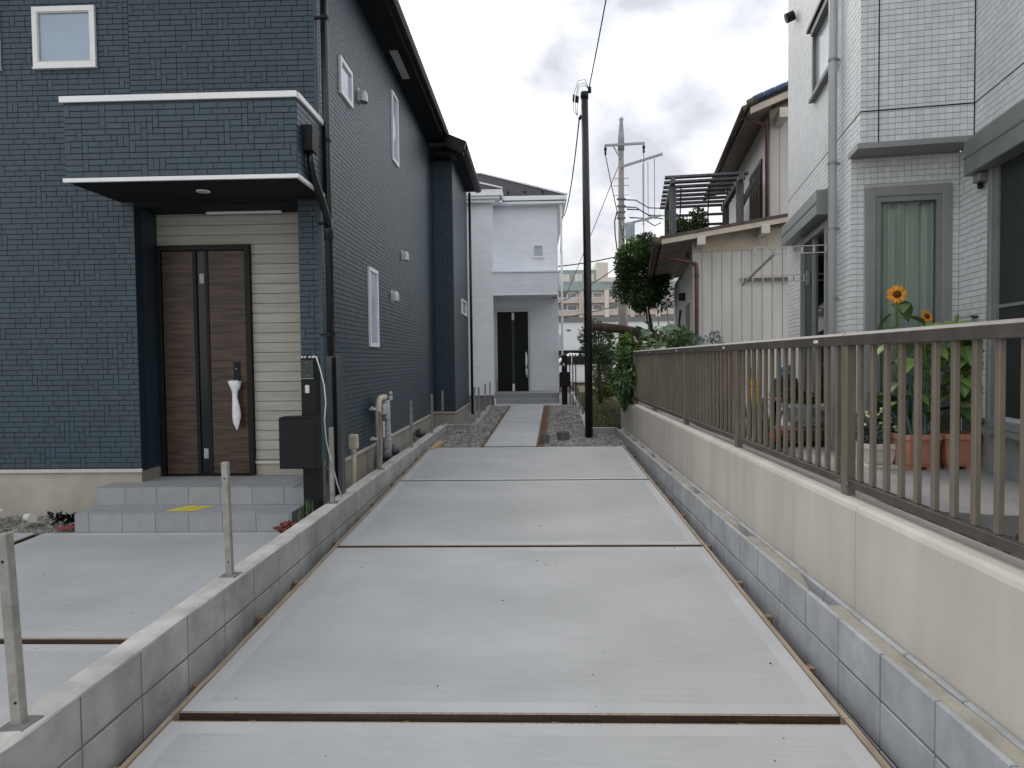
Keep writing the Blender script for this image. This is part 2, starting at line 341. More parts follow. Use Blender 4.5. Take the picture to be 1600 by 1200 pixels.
MB().add([(-1.62, 10.45, g(10.5) + .008), (-1.56, 10.45, g(10.5) + .008), (-1.44, 10.86, g(10.8) + .07), (-1.56, 10.9, g(10.8) + .07), (-1.62, 10.45, g(10.5) - .03), (-1.56, 10.45, g(10.5) - .03), (-1.44, 10.86, g(10.8) + .03), (-1.56, 10.9, g(10.8) + .03)],
         [(0, 1, 2, 3), (4, 7, 6, 5), (0, 4, 5, 1), (1, 5, 6, 2), (2, 6, 7, 3), (3, 7, 4, 0)]).build('loose_board', mat('fresh timber', (.50, .33, .18), .8, .15, 20), drive)
# footpath to the white house
path = bpy.data.objects.new('footpath', None); C.objects.link(path); path['kind'] = 'structure'; ORG['footpath'] = (0, 0, 0)
def pathq(y0, y1, e0=0, e1=0):
    f = lambda y: -.80 + (y - 10.7) * .030
    P = [(f(y0) - e0, y0), (f(y0) + .79 + e1, y0), (f(y1) + .79 + e1, y1), (f(y1) - e0, y1)]
    return MB().hexa([(x, y, g(y) - .12) for x, y in P] + [(x, y, g(y) + .012) for x, y in P])
pathq(10.7, 13.72).build('slab', trowel, path); pathq(13.735, 17.2).build('slab', trowel, path)
MB().hexa([(x, y, g(y) - .1) for x, y in ((-1.0, 17.21), (.62, 17.21), (.62, 17.75), (-1.0, 17.75))] + [(x, y, g(y) + .012) for x, y in ((-1.0, 17.21), (.62, 17.21), (.62, 17.75), (-1.0, 17.75))]).build('slab', trowel, path)
for e in (-.015, .805):
    f = lambda y: -.80 + (y - 10.7) * .030 + e
    MB().bar((f(10.7), 10.7, g(10.7) - .02), (f(17.2), 17.2, g(17.2) - .02), .02, .06).build('edge_form', wood_m, path)
# dug soil strip along the path
mb = MB(); rs = random.Random(3)
for sgn, x0 in ((1, .82), (-1, -.03)):
    n = 40
    for i in range(n + 1):
        y = 10.68 + i * (17.2 - 10.68) / n; bx0 = -.80 + (y - 10.7) * .030 + x0; wd = .13 + rs.uniform(-.04, .06) if sgn > 0 else .06
        mb.v += [(bx0, y, g(y) - .03), (bx0 + sgn * wd / 2, y, g(y) + rs.uniform(-.02, .015)), (bx0 + sgn * wd, y, g(y) - .045)]
    k = len(mb.v) - 3 * (n + 1)
    for i in range(n):
        for j in range(2):
            q = (k + 3 * i + j, k + 3 * i + j + 1, k + 3 * i + 4 + j, k + 3 * i + 3 + j); mb.f.append(q if sgn > 0 else tuple(reversed(q))); mb.m.append(0)
tag(mb.build('soil_strip', mat('red soil', (.20, .10, .05), 1, .4, 14, bump=.7, bscale=50), kind='stuff'), 'reddish brown soil dug along both edges of the footpath', 'soil')
# gravel around the path
mb = MB(); rs = random.Random(11)
def stone(mb, x, y, z, r, rs):
    k = len(mb.v); a = rs.uniform(0, 6.3)
    for t in range(4): mb.v.append((x + math.cos(a + t * 1.57) * r * rs.uniform(.7, 1.2), y + math.sin(a + t * 1.57) * r * rs.uniform(.7, 1.2), z + rs.uniform(-.2, .3) * r))
    mb.v.append((x + rs.uniform(-.3, .3) * r, y + rs.uniform(-.3, .3) * r, z + r * rs.uniform(.5, .95)))
    mb.f += [(k + t, k + (t + 1) % 4, k + 4) for t in range(4)]; mb.m += [0] * 4
for _ in range(15000):
    y = 10.7 + 7 * rs.random() ** 1.5; left = rs.random() < .4
    xm = -.80 + (y - 10.7) * .030
    x = rs.uniform(-1.66 if y < 13.2 else -1.13, xm - .05) if left else rs.uniform(xm + .93, 1.38 if y < 12.3 else .96 + (y - 12.4) * .02)
    stone(mb, x, y, g(y) - .03, rs.choice((.009, .012, .016, .022, .03)), rs)
tag(mb.build('gravel', gravel_m, kind='stuff'), 'grey crushed gravel bed on both sides of the far footpath', 'gravel')
mb = MB()
for x0, x1, y0, y1 in ((-1.68, 1.40, 10.68, 12.45), (-1.16, 1.1, 12.45, 17.7)):
    n = 24; m_ = 16; k = len(mb.v)
    for i in range(n + 1):
        for j in range(m_ + 1):
            x = x0 + (x1 - x0) * i / n; y = y0 + (y1 - y0) * j / m_; mb.v.append((x, y, g(y) - .045 + rs.uniform(-.012, .012)))
    for i in range(n):
        for j in range(m_):
            a = k + i * (m_ + 1) + j; mb.f.append((a, a + m_ + 1, a + m_ + 2, a + 1)); mb.m.append(0)
mb.build('gravel_bed', mat('gravel fines', (.30, .285, .265), 1, .3, 14, bump=.7, bscale=60, speck=.25), kind='structure')
mb = MB(); rs = random.Random(71)
for _ in range(90): yy = 1.5 + 9 * rs.random() ** 1.2; stone(mb, rs.uniform(-1.5, 1.2), yy, g(yy) + .001, rs.choice((.003, .004, .005, .008)), rs)
for _ in range(60): yy = rs.uniform(2, 6); stone(mb, rs.uniform(-4.3, -1.9), yy, .03 + .0225 * yy + .001, rs.choice((.003, .004, .006)), rs)
tag(mb.build('concrete_crumbs', mat('dark crumbs', (.12, .11, .10), .95, .3, 20, rnd=.5), kind='stuff'), 'tiny dark crumbs of grit scattered on the concrete slabs', 'grit')
# left parking slab
lz = lambda y: .03 + .0225 * y
pk = bpy.data.objects.new('parking_slab', None); C.objects.link(pk); pk['kind'] = 'structure'; ORG['parking_slab'] = (0, 0, 0)
for y0, y1 in ((-1.2, 3.72), (3.81, 6.02)):
    slab(MB(), -4.36, -1.80, y0, y1, lz).build('slab', [concrete, trowel], pk); slab(MB(), -7.5, -4.45, y0, y1, lz).build('slab', [concrete, trowel], pk)
for y in (3.727, 3.803): formboard((-7.5, y, lz(y) - .05), (-1.82, y, lz(y) - .05), .012, .09, pk)
for x in (-4.367, -4.443): formboard((x, -1.2, lz(-1.2) - .05), (x, 6.0, lz(6) - .05), .012, .09, pk)
for k in range(5): MB().box(-6.5 + k * 1.05, -6.46 + k * 1.05, 3.734, 3.796, lz(3.7) - .09, lz(3.7) - .03).build('form_spacer', wood_m, pk)
# rubble strip at the foot of the navy house
mb = MB(); rs = random.Random(5)
for _ in range(5000):
    y = rs.uniform(6.04, 6.66); x = rs.uniform(-6.5, -4.11); stone(mb, x, y, lz(y) - .05 + .05 * (y - 6.0), rs.choice((.01, .015, .02, .03)), rs)
for _ in range(2500): stone(mb, rs.uniform(-1.99, -1.83), rs.uniform(6.3, 13.2), .22 + .008 * rs.random(), rs.choice((.01, .015, .02)), rs)
tag(mb.build('rubble', mat('rubble stones', (.27, .255, .23), 1, .35, 8, rnd=.5), kind='stuff'), 'grey stony rubble along the foot of the navy house', 'rubble')
# lawn between the far kerb and the neighbour's wall
mb = MB(); rs = random.Random(9); n, m_ = 14, 30
def lawnz(x, y): return .36 + .012 * (y - 12.5) + .05 * math.sin(x * 3 + y * .7) * .4
for i in range(n + 1):
    for j in range(m_ + 1): 
        y = 12.52 + (34 - 12.52) * (j / m_) ** 1.3; x = 1.02 + (y - 12.5) * .031 + (8 if y > 22 else 1.0 + .02 * (y - 12) if y > 13 else .5) * i / n; mb.v.append((x, y, lawnz(x, y)))
for i in range(n):
    for j in range(m_): a = i * (m_ + 1) + j; mb.f.append((a, a + m_ + 1, a + m_ + 2, a + 1)); mb.m.append(0)
mb.build('lawn_ground', mat('lawn soil', (.115, .10, .05), 1, .4, 5, bump=.6, bscale=40), kind='structure')
mb = MB()
for _ in range(9000):
    y = 12.55 + 11 * rs.random() ** 1.4; x = rs.uniform(1.03 + (y - 12.5) * .031, 1.55 if y < 13 else 2.2)
    mb.leaf((x, y, lawnz(x, y) - .01), (rs.uniform(-.8, .8), rs.uniform(-.8, .8), rs.uniform(.4, 1)), (0, -1, .2), rs.uniform(.03, .09), .008)
tag(mb.build('grass', grass_m, kind='stuff'), 'patchy dry green grass beyond the black pole', 'grass')
bx('road', (-60, 60, 27, 33.5, .425, .43), asphalt_m, kind='structure')
# neighbour's raised garden ground
mb = MB(); P = [(1.68, 4.7), (1.95, 3.66), (2.3, 3.52), (9, 3.4), (9, 20), (1.68, 12.7)]
mb.add([(x, y, .2) for x, y in P] + [(x, y, .85) for x, y in P], [tuple(range(6, 12)), tuple(reversed(range(6)))] + [(i, (i + 1) % 6, (i + 1) % 6 + 6, i + 6) for i in range(6)])
patio_m = mat('stained patio concrete', (.29, .28, .265), .8, .2, 1.6, bump=.15, bscale=70, col2=(.20, .20, .20), thr=(.4, .62))
mb.build('patio', patio_m, kind='structure')
bx('garden_ground', (1.68, 9, -4, 4.6, .1, .55), mat('dark garden soil', (.07, .06, .05), 1, .3, 6, bump=.5, bscale=40), kind='structure')
# ================================================================ BLOCK WALLS
def block_mesh(name, l, h, t, m, channel=False):
    mb = MB()
    if not channel: mb.box(-t / 2, t / 2, 0, l, 0, h)
    else:
        p = [(-t / 2, 0), (t / 2, 0), (t / 2, h), (t / 2 - .024, h), (t / 2 - .026, h - .06), (-t / 2 + .026, h - .06), (-t / 2 + .024, h), (-t / 2, h)]
        mb.v = [(x, y, z) for y in (0, l) for x, z in p]; q = len(p)
        mb.f = [(i, i + q, (i + 1) % q + q, (i + 1) % q) for i in range(q)]
        for o_ in (0, q):
            fs = [(0, 1, 4, 5), (1, 2, 3, 4), (0, 5, 6, 7)]; mb.f += [tuple(o_ + i for i in (f if o_ == 0 else reversed(f))) for f in fs]
        mb.m = [0] * len(mb.f)
    return mb.mesh(name, m)
def block_wall(label, xc, y0, y1, joint, ztop, courses, m, channel, cap=None, pitch=.397):
    t = thing('block_wall', label, 'block wall', (xc, y0, 0)); T = .12
    bm = {c: block_mesh('block', pitch - .009, .190, T, m, channel and c == 0) for c in range(courses)}
    k0 = int(math.floor((y0 - joint) / pitch))
    for c in range(courses):
        k = k0
        while joint + k * pitch < y1 - .05:
            a = max(joint + k * pitch, y0); b = min(joint + (k + 1) * pitch, y1)
            z = ztop - .192 - c * .2 + random.uniform(-.0012, .0012)
            if b - a > pitch - .01: o = obj('block', bm[c], t, loc=(xc + random.uniform(-.0015, .0015), a + .003, z))
            else: o = obj('block', block_mesh('block', b - a - .009, .190, T, m, channel and c == 0), t, loc=(xc, a + .003, z))
            bv = o.modifiers.new('bevel', 'BEVEL'); bv.width = .004; bv.segments = 1
            k += 1
    bx('mortar_core', (xc - T / 2 + .004, xc + T / 2 - .004, y0 + .004, y1 - .004, ztop - .2 * courses, ztop - (.062 if channel else .006)), mortar_m, t)
    return t
wl = block_wall('grey block wall with smooth mortar top between the two driveways', -1.75, -1.2, 13.3, 2.49, .432, 3, blockl_m, False)
mb = MB(); rs = random.Random(2); n = 120                           # uneven mortar capping on the left wall
for i in range(n + 1):
    y = -1.2 + 14.5 * i / n
    for x, z in ((-1.8105, -.004), (-1.8095, .008), (-1.785, .012), (-1.715, .013), (-1.6905, .006), (-1.6895, -.004)):
        mb.v.append((x + rs.uniform(-.0025, .0025) * (abs(z) > .005), y, .432 + z + rs.uniform(-.0025, .0025)))
for i in range(n):
    for j in range(5): a = i * 6 + j; mb.f.append((a, a + 1, a + 7, a + 6)); mb.m.append(0)
mb.build('mortar_cap', cap_m, wl)
wr = block_wall('new grey block wall with hollow top along the beige wall', 1.46, -1.2, 12.46, 2.493, .425, 3, block_m, True, pitch=.397)
holes = [(3.62, 3.86), (4.98, 5.1), (6.5, 6.6), (7.8, 7.9), (8.9, 9.02), (9.8, 9.9), (10.6, 10.7), (11.4, 11.5), (1.4, 1.5)]
y = -1.2
for a, b in sorted(holes) + [(12.44, 0)]:
    mb = MB(); n = max(2, int((a - y) / .15))
    for i in range(n + 1):
        yy = y + (a - y) * i / n; zz = [.425 - .008 + rs.uniform(-.004, .003) for _ in range(3)]
        e = .05 if i in (0, n) else 0
        mb.v += [(1.427, yy, zz[0] - e), (1.46, yy + rs.uniform(-.02, .02) * (e > 0), zz[1] - e), (1.493, yy, zz[2] - e)]
    for i in range(n):
        for j in range(2): q = i * 3 + j; mb.f.append((q, q + 1, q + 4, q + 3)); mb.m.append(0)
    mb.build('mortar_fill', fill_m, wr); y = b
bx('back_strip', (1.521, 1.536, -1.2, 12.46, .2, .412), mat('pale strip', (.36, .365, .36), .9, .15, 6), wr)
# short far kerbs
k1 = thing('block_kerb', 'low block kerb stepping right at the end of the left wall', 'kerb', (-1.4, 13.36, 0))
for i, (a, b) in enumerate(((-1.69, -1.54), (-1.532, -1.30), (-1.292, -1.125))): bx('block', (a, b, 13.18, 13.3, .15, .432), block_m, k1, .004)
y = 13.3
while y < 18.0: bx('block', (-1.245, -1.125, y + .003, min(y + .393, 18.1), .15, .44 + .008 * (y - 13.3)), blockl_m, k1, .006); y += .397
bx('mortar_core', (-1.24, -1.13, 13.31, 18.09, .1, .425), mortar_m, k1)
k2 = thing('block_kerb', 'short block kerb across the gravel behind the black pole', 'kerb', (1.2, 12.4, 0))
for a, b in ((.99, 1.385), (1.391, 1.40)): bx('block', (a, b, 12.40, 12.52, .15, .425), block_m, k2, .004)
k3 = thing('block_kerb', 'long pale topped kerb running back past the white house', 'kerb', (1, 12.4, 0))
y = 12.53
while y < 25.0:
    xa = .985 + (y - 12.5) * .031; xb = .985 + (y + .39 - 12.5) * .031; zt = .43 + .004 * (y - 12.5)
    MB().hexa([(xa - .12, y, .1), (xa, y, .1), (xb, y + .39, .1), (xb - .12, y + .39, .1), (xa - .12, y, zt), (xa, y, zt), (xb, y + .39, zt), (xb - .12, y + .39, zt)]).build('block', cap_m, k3); y += .397
# ================================================================ BEIGE RETAINING WALL
rw = thing('retaining_wall', 'beige rendered retaining wall under the bronze railing', 'wall', (1.6, 4, 0))
jn = [-1.2, 1.62, 3.42, 5.62, 7.42, 9.3, 11.1, 12.8]
for a, b in zip(jn, jn[1:]):
    p = [(1.537, -.05), (1.70, -.05), (1.70, .925), (1.565, .925), (1.545, .915), (1.5375, .895)]
    if b > 12: p = [(x, z - (.05 if z > .5 else 0)) for x, z in p]
    mb = MB(); q = len(p); mb.v = [(x, y, z) for y in (a + .002, b - .002) for x, z in p]
    mb.f = [(i, (i + 1) % q, (i + 1) % q + q, i + q) for i in range(q)] + [tuple(reversed(range(q))), tuple(range(q, 2 * q))]; mb.m = [0] * len(mb.f)
    mb.f = [tuple(reversed(f)) for f in mb.f]
    mb.build('wall_panel', beigewall_m, rw)
bx('joint_core', (1.543, 1.69, -1.19, 12.79, -.05, .85), mat('wall joint', (.27, .245, .20), .9, .1, 5), rw)
# ================================================================ RAILING
fn = thing('railing', 'bronze aluminium railing with upright slats on the beige wall', 'railing', (1.63, 4, .925))
FX = 1.625
for y0, y1 in ((-.3, 3.70), (3.705, 7.66), (7.665, 11.6)):
    mb = MB(); p = [(FX - .030, 1.703), (FX + .030, 1.703), (FX + .030, 1.756), (FX + .012, 1.768), (FX - .012, 1.768), (FX - .030, 1.753)]; q = len(p)
    mb.v = [(x, y, z) for y in (y0, y1) for x, z in p]; mb.f = [tuple(reversed((i, (i + 1) % q, (i + 1) % q + q, i + q))) for i in range(q)] + [tuple(range(q)), tuple(reversed(range(q, 2 * q)))]; mb.m = [0] * len(mb.f)
    mb.build('top_rail', fenced_m, fn, bev=.003)
    bx('bottom_rail', (FX - .022, FX + .022, y0, y1, .972, 1.012), fenced_m, fn, .003)
posts = [-.25, 1.72, 3.70, 5.68, 7.64, 9.62, 11.55]
for y in posts: bx('post', (FX - .024, FX + .024, y - .035, y + .035, .90, 1.7045), fence_m, fn, .004)
sm = MB().box(-.010, .014, -.014, .014, 0, .695).mesh('slat', fence_m)
for a, b in zip(posts, posts[1:]):
    for k in range(1, 15):
        o = obj('slat', sm, fn, loc=(FX, a + (b - a) * k / 15, 1.012)); bv = o.modifiers.new('bevel', 'BEVEL'); bv.width = .003; bv.segments = 1
for y in (4.02, 5.98, 7.98, 9.9): bx('sticker', (FX - .0315, FX - .0305, y, y + .06, 1.722, 1.738), white_m, fn)
for y in posts[1:]:
    for s_ in (-1, 1): bx('bracket', (FX - .027, FX - .0245, y - .012 + s_ * .05, y + .012 + s_ * .05, .985, 1.0), greyd_m, fn)
# ================================================================ NAVY HOUSE
NH = thing('navy_house', 'two-storey house in dark navy brick-pattern siding with flat entrance canopy', 'house', (-2.03, 6.66, 0))
XS, YF, YD = -2.03, 6.66, 7.05
RX = -3.84                                             # left jamb of the porch recess
front = MB().box(-9, RX, YF, YF + .12, .62, 6.2).box(RX, XS, YF, YF + .12, 3.20, 6.2).box(-2.25, XS, YF, YF + .12, .50, 3.20).build('front_wall', sidegroove_m, NH)
MB().box(RX - .1, RX, YF + .12, YD + .1, .62, 3.2).build('recess_wall', siding_m, NH)
MB().box(-2.25, -2.15, YF + .12, YD + .1, .5, 3.2).build('recess_wall', siding_m, NH)
side = MB().box(XS - .12, XS, YF + .12, 14.0, .62, 5.84).box(XS, -1.62, 14.0, 14.1, .60, 5.9).box(-1.74, -1.62, 14.1, 16.95, .60, 5.75).box(XS - .1, -1.62, 16.86, 16.95, .6, 5.75).build('side_wall', sidegroove_m, NH)
canopy = MB().box(-3.97, -1.985, 5.88, YF, 3.232, 3.865).build('canopy', sidegroove_m, NH)
rs = random.Random(21); u = .0505; items = []
W1 = (-4.76, -4.15, 4.49, 5.06)
for R4 in ((-6.0, RX, .645, 5.9), (RX, XS - .032, 3.90, 5.9), (-2.25, XS - .032, .51, 3.19)):
  for a, z, w_, h_ in rows(*R4, u, [W1, (-6, -5.07, 4.49, 5.06), (-3.97, XS, 3.2, 3.88)], rs): items.append(((a + .0015, YF, z + .002), w_ - .0010, h_ - .0032, .007, .0023, '-y', 'f'))
for a, z, w_, h_ in rows(-3.97, -1.985, 3.235, 3.86, u, [], rs): items.append(((a + .0015, 5.88, z + .002), w_ - .0010, h_ - .0032, .007, .0023, '-y', 'c'))
for a, z, w_, h_ in rows(5.885, YF - .01, 3.235, 3.86, u, [], rs): items.append(((-1.985, a + .0015, z + .002), w_ - .0010, h_ - .0032, .007, .0023, '+x', 'c'))
SW = [(7.36, 7.84, 4.46, 4.85), (10.05, 10.48, 4.52, 5.52), (8.46, 8.93, 1.83, 2.80)]
for a, z, w_, h_ in rows(YF + .03, 14.0, .635, 5.82, u, SW, rs): items.append(((XS, a + .0015, z + .002), w_ - .0010, h_ - .0032, .007, .0023, '+x', 's'))
for a, z, w_, h_ in rows(XS + .03, -1.63, .625, 5.8, u, [], rs): items.append(((a + .0015, 14.0, z + .002), w_ - .0010, h_ - .0032, .007, .0023, '-y', 's'))
for a, z, w_, h_ in rows(14.03, 16.9, .625, 5.72, u, [(15.3, 16.4, 2.66, 3.0)], rs): items.append(((-1.62, a + .0015, z + .002), w_ - .0010, h_ - .0032, .007, .0023, '+x', 's'))
def nview(it):
    p = Vector(it[0]); d = (p - CAM); n_ = -d.normalized().y if it[5] == '-y' else abs(d.normalized().x)
    vis = (it[5] != '-y') or p.x * 1095 / p.y > -830
    return -abs(n_) * it[1] * it[2] / d.length_squared * (1 if vis else .001)
pieces(items, 300, 'siding_block', siding_m, {'f': front, 's': side, 'c': canopy}, 'siding_blocks', NH, nview)
# corner trims
for x, y in ((XS - .004, YF - .006), (-1.622, 13.994)): bx('corner_trim', (x - .03, x + .009, y - .004, y + .036, .64, 5.8), siding_m, NH, .003)
# foundation
MB().box(-9, RX - .012, YF + .015, YF + .15, -.1, .606).box(XS - .14, XS - .012, YF + .15, 14.0, -.1, .60).box(XS - .012, -1.632, 14.012, 14.12, -.1, .595).box(-1.75, -1.632, 14.12, 16.9, -.1, .595).box(RX - .12, RX - .012, YF + .15, YD + .1, -.1, .61).build('foundation', foundation_m, NH)
for x in (-5.72,): bx('formwork_joint', (x, x + .008, YF + .012, YF + .0155, .02, .60), mortar_m, NH)
drip = MB().box(-9, RX + .006, YF - .014, YF + .012, .600, .634).box(XS - .012, XS + .016, YF + .03, 13.985, .594, .630).box(XS + .016, -1.605, 13.983, 14.01, .590, .622).box(-1.632, -1.604, 14.01, 16.95, .590, .622)
drip.build('drip_trim', offtrim_m, NH, bev=.002)
# canopy trims, soffit, downlight
MB().box(-4.0, -1.972, 5.862, 5.90, 3.866, 3.918).box(-1.995, -1.960, 5.90, YF - .012, 3.866, 3.916).box(-4.0, -3.96, 5.90, YF - .012, 3.866, 3.914).build('coping', white_m, NH, bev=.003)
MB().box(-3.985, -1.965, 5.858, 5.885, 3.196, 3.230).box(-1.99, -1.963, 5.885, YF - .012, 3.196, 3.228).build('edge_trim', white_m, NH, bev=.002)
MB().box(-3.97, -1.99, 5.886, YF - .001, 3.204, 3.230).box(RX, -2.25, YF, YD, 3.165, 3.199).build('soffit', soffit_m, NH)
dl = MB().lathe((-2.98, 6.28, 3.196), [(.058, 0), (.062, .004), (.062, .009)], 24).build('downlight', white_m, NH); MB().lathe((-2.98, 6.28, 3.1945), [(.045, 0), (.045, .001)], 24).build('lens', offtrim_m, dl)
bx('soffit_vent', (-3.28, -2.52, 6.96, 7.005, 3.145, 3.164), white_m, NH)
# windows of the navy house
def window_y(x0, x1, y, z0, z1, parent, fw=.05, proud=.035, pm=frost_m):
    f = MB().box(x0, x1, y - proud, y + .03, z0, z0 + fw).box(x0, x1, y - proud, y + .03, z1 - fw, z1).box(x0, x0 + fw, y - proud, y + .03, z0 + fw, z1 - fw).box(x1 - fw, x1, y - proud, y + .03, z0 + fw, z1 - fw).build('window', white_m, parent, bev=.003)
    MB().box(x0 + fw, x1 - fw, y - .012, y - .006, z0 + fw, z1 - fw).build('pane', pm, f)
    i = fw; MB().box(x0 + i, x0 + i + .012, y - proud + .008, y - .012, z0 + i, z1 - i).box(x1 - i - .012, x1 - i, y - proud + .008, y - .012, z0 + i, z1 - i).box(x0 + i + .012, x1 - i - .012, y - proud + .008, y - .012, z0 + i, z0 + i + .012).box(x0 + i + .012, x1 - i - .012, y - proud + .008, y - .012, z1 - i - .012, z1 - i).build('bead', offtrim_m, f)
    bx('sill', (x0 - .004, x1 + .004, y - proud - .008, y, z0 - .014, z0 - .001), white_m, f)
    return f
def window_x(x, y0, y1, z0, z1, parent, fw=.045, proud=.035, pm=frost_m, m=white_m):
    f = MB().box(x - .03, x + proud, y0, y1, z0, z0 + fw).box(x - .03, x + proud, y0, y1, z1 - fw, z1).box(x - .03, x + proud, y0, y0 + fw, z0 + fw, z1 - fw).box(x - .03, x + proud, y1 - fw, y1, z0 + fw, z1 - fw).build('window', m, parent, bev=.003)
    MB().box(x + .006, x + .012, y0 + fw, y1 - fw, z0 + fw, z1 - fw).build('pane', pm, f); return f
window_y(-4.76, -4.15, YF, 4.49, 5.06, NH); window_y(-5.70, -5.09, YF, 4.49, 5.06, NH)
for a in SW: window_x(XS, *a, NH)
window_x(-1.62, 15.3, 16.4, 2.66, 3.0, NH)
def vent(y, z, r=.07):
    v = MB(); n = 10
    sec = [(XS + .004, 1.0, 1.0), (XS + .055, 1.0, 1.0), (XS + .08, .9, .9), (XS + .098, .62, .6), (XS + .106, .2, .2)]
    for x, a, b in sec:
        arc = [(y - r * a * math.cos(math.pi * i / n), z + r * b * math.sin(math.pi * i / n)) for i in range(n + 1)]
        v.v += [(x, y - r * a, z - r)] + [(x, q, w_) for q, w_ in arc] + [(x, y + r * a, z - r)]
    m_ = n + 3
    for k in range(len(sec) - 1):
        for i in range(m_ - 1): v.f.append((k * m_ + i, (k + 1) * m_ + i, (k + 1) * m_ + i + 1, k * m_ + i + 1)); v.m.append(0)
    v.f.append(tuple((len(sec) - 1) * m_ + i for i in range(m_))); v.m.append(0)
    v.box(XS + .002, XS + .012, y - r * 1.15, y + r * 1.15, z - r * 1.25, z + r * 1.15)
    v.build('vent_hood', mat('vent alloy', (.52, .52, .51), .45, .1, 20, metal=.3), NH, smooth=False)
vent(8.22, 4.74); vent(10.73, 3.26); vent(9.9, 2.57); vent(6.95, 5.33)
# eaves
MB().box(XS, -1.715, 5.6, 13.6, 5.842, 5.86).box(-9, XS, 5.9, YF, 6.2, 6.22).build('eave_soffit', soffit_m, NH)
MB().box(-1.715, -1.69, 5.6, 13.6, 5.83, 5.99).build('fascia', black_m, NH)
def gutter(x, y0, y1, z, w_=.10, h_=.085):
    p = [(0, 0), (w_ * .75, 0), (w_, h_ * .5), (w_, h_), (w_ - .012, h_), (w_ - .012, h_ * .55), (w_ * .7, .01), (0, .01)]; q = len(p); mb = MB()
    mb.v = [(x + a, y, z + b) for y in (y0, y1) for a, b in p]; mb.f = [(i, i + q, (i + 1) % q + q, (i + 1) % q) for i in range(q)] + [tuple(range(q)), tuple(reversed(range(q, 2 * q)))]; mb.m = [0] * len(mb.f)
    return mb.build('gutter', black_m, NH)
gutter(-1.69, 5.6, 13.35, 5.87); gutter(-1.345, 13.4, 16.75, 5.62)
MB().box(-1.62, -1.37, 13.55, 16.75, 5.64, 5.66).build('eave_soffit', soffit_m, NH)
MB().box(-1.372, -1.345, 13.45, 16.75, 5.61, 5.74).build('fascia', black_m, NH)
MB().hexa([(-1.70, 13.42, 5.74), (-1.34, 13.42, 5.57), (-1.34, 13.56, 5.57), (-1.70, 13.56, 5.74), (-1.70, 13.42, 5.99), (-1.28, 13.42, 5.80), (-1.28, 13.56, 5.80), (-1.70, 13.56, 5.99)]).box(-1.95, -1.5, 13.56, 13.99, 5.60, 5.66).build('rake_board', black_m, NH)
roof = MB()
roof.hexa([(-1.70, 5.55, 5.985), (-1.62, 5.55, 5.965), (-1.62, 13.4, 5.965), (-1.70, 13.4, 5.985), (-1.70, 5.55, 6.005), (-1.62, 5.55, 5.985), (-1.62, 13.4, 5.985), (-1.70, 13.4, 6.005)])
roof.add([(-1.66, 5.55, 6.0), (-1.66, 13.4, 6.0), (-5.2, 13.4, 7.5), (-5.2, 5.55, 7.5)], [(0, 1, 2, 3)]).add([(-1.27, 13.4, 5.80), (-1.27, 16.8, 5.80), (-5.2, 16.8, 7.5), (-5.2, 13.4, 7.5)], [(0, 1, 2, 3)])
roof.add([(-5.2, 5.55, 7.5), (-5.2, 16.8, 7.5), (-9, 16.8, 6.0), (-9, 5.55, 6.0)], [(0, 1, 2, 3)])
roof.build('roof', shingle_m, NH)
bx('eave_vent', (-1.93, -1.82, 9.55, 10.5, 5.834, 5.8415), mat('vent strip', (.42, .42, .42), .6, .1, 30), NH)
# downpipes
dp = MB().tube([(-1.945, 6.615, .9), (-1.945, 6.615, 5.85)], .036, 14).build('downpipe', blackgl_m, NH, True)
for z in (1.9, 2.95, 3.72, 4.86, 5.6): MB().box(XS - .01, -1.965, 6.60, 6.63, z, z + .022).tube([(-1.945, 6.615, z - .004), (-1.945, 6.615, z + .026)], .042, 14).build('pipe_clip', black_m, dp)
hb = MB().hexa([(-1.985, 6.02, 3.47), (-1.90, 6.03, 3.47), (-1.90, 6.17, 3.47), (-1.985, 6.18, 3.47), (-1.985, 5.99, 3.68), (-1.885, 5.99, 3.68), (-1.885, 6.21, 3.68), (-1.985, 6.21, 3.68)]).build('rain_head', black_m, NH, bev=.008)
MB().tube([(-1.94, 6.10, 3.48), (-1.94, 6.10, 3.38), (-1.942, 6.16, 3.30), (-1.942, 6.42, 3.12), (-1.944, 6.55, 3.02), (-1.945, 6.60, 2.92)], .034, 14).build('branch_pipe', blackgl_m, NH, True)
MB().tube([(-1.945, 6.612, 2.80), (-1.945, 6.612, 3.0)], .043, 14).build('pipe_joint', blackgl_m, NH, True)
MB().tube([(-1.53, 16.75, .35), (-1.53, 16.75, 5.62)], .032, 12).build('downpipe', blackgl_m, NH, True)
# porch wall of horizontal boards, door
pw = MB().box(-3.94, -2.1, YD + .012, YD + .1, .5, 3.2).build('porch_wall', mat('board joint', (.22, .21, .185), .9, .1, 4), NH)
z = .66; bmesh_ = {}
while z < 3.15:
    h = .0995; top = z + h > 2.85
    if top: bx('board', (RX + .003, -2.253, YD - .004, YD + .012, z + .002, min(z + h - .003, 3.162)), beigeboard_m, pw, .003)
    else: bx('board', (-2.87, -2.253, YD - .004, YD + .012, z + .002, z + h - .003), beigeboard_m, pw, .003)
    z += h
MB().box(-2.87, -2.25, YD - .02, YD + .012, .62, .65).build('drip_trim', offtrim_m, NH); MB().box(-2.87, -2.25, YD - .001, YD + .02, .5, .62).build('plinth', foundation_m, NH)
dr = MB().box(-3.835, -3.785, YD - .05, YD + .03, .505, 2.845).box(-2.925, -2.872, YD - .05, YD + .03, .505, 2.845).box(-3.785, -2.925, YD - .05, YD + .03, 2.79, 2.845).box(-3.785, -2.925, YD - .05, YD + .03, .502, .52).build('door', black_m, NH, bev=.003)
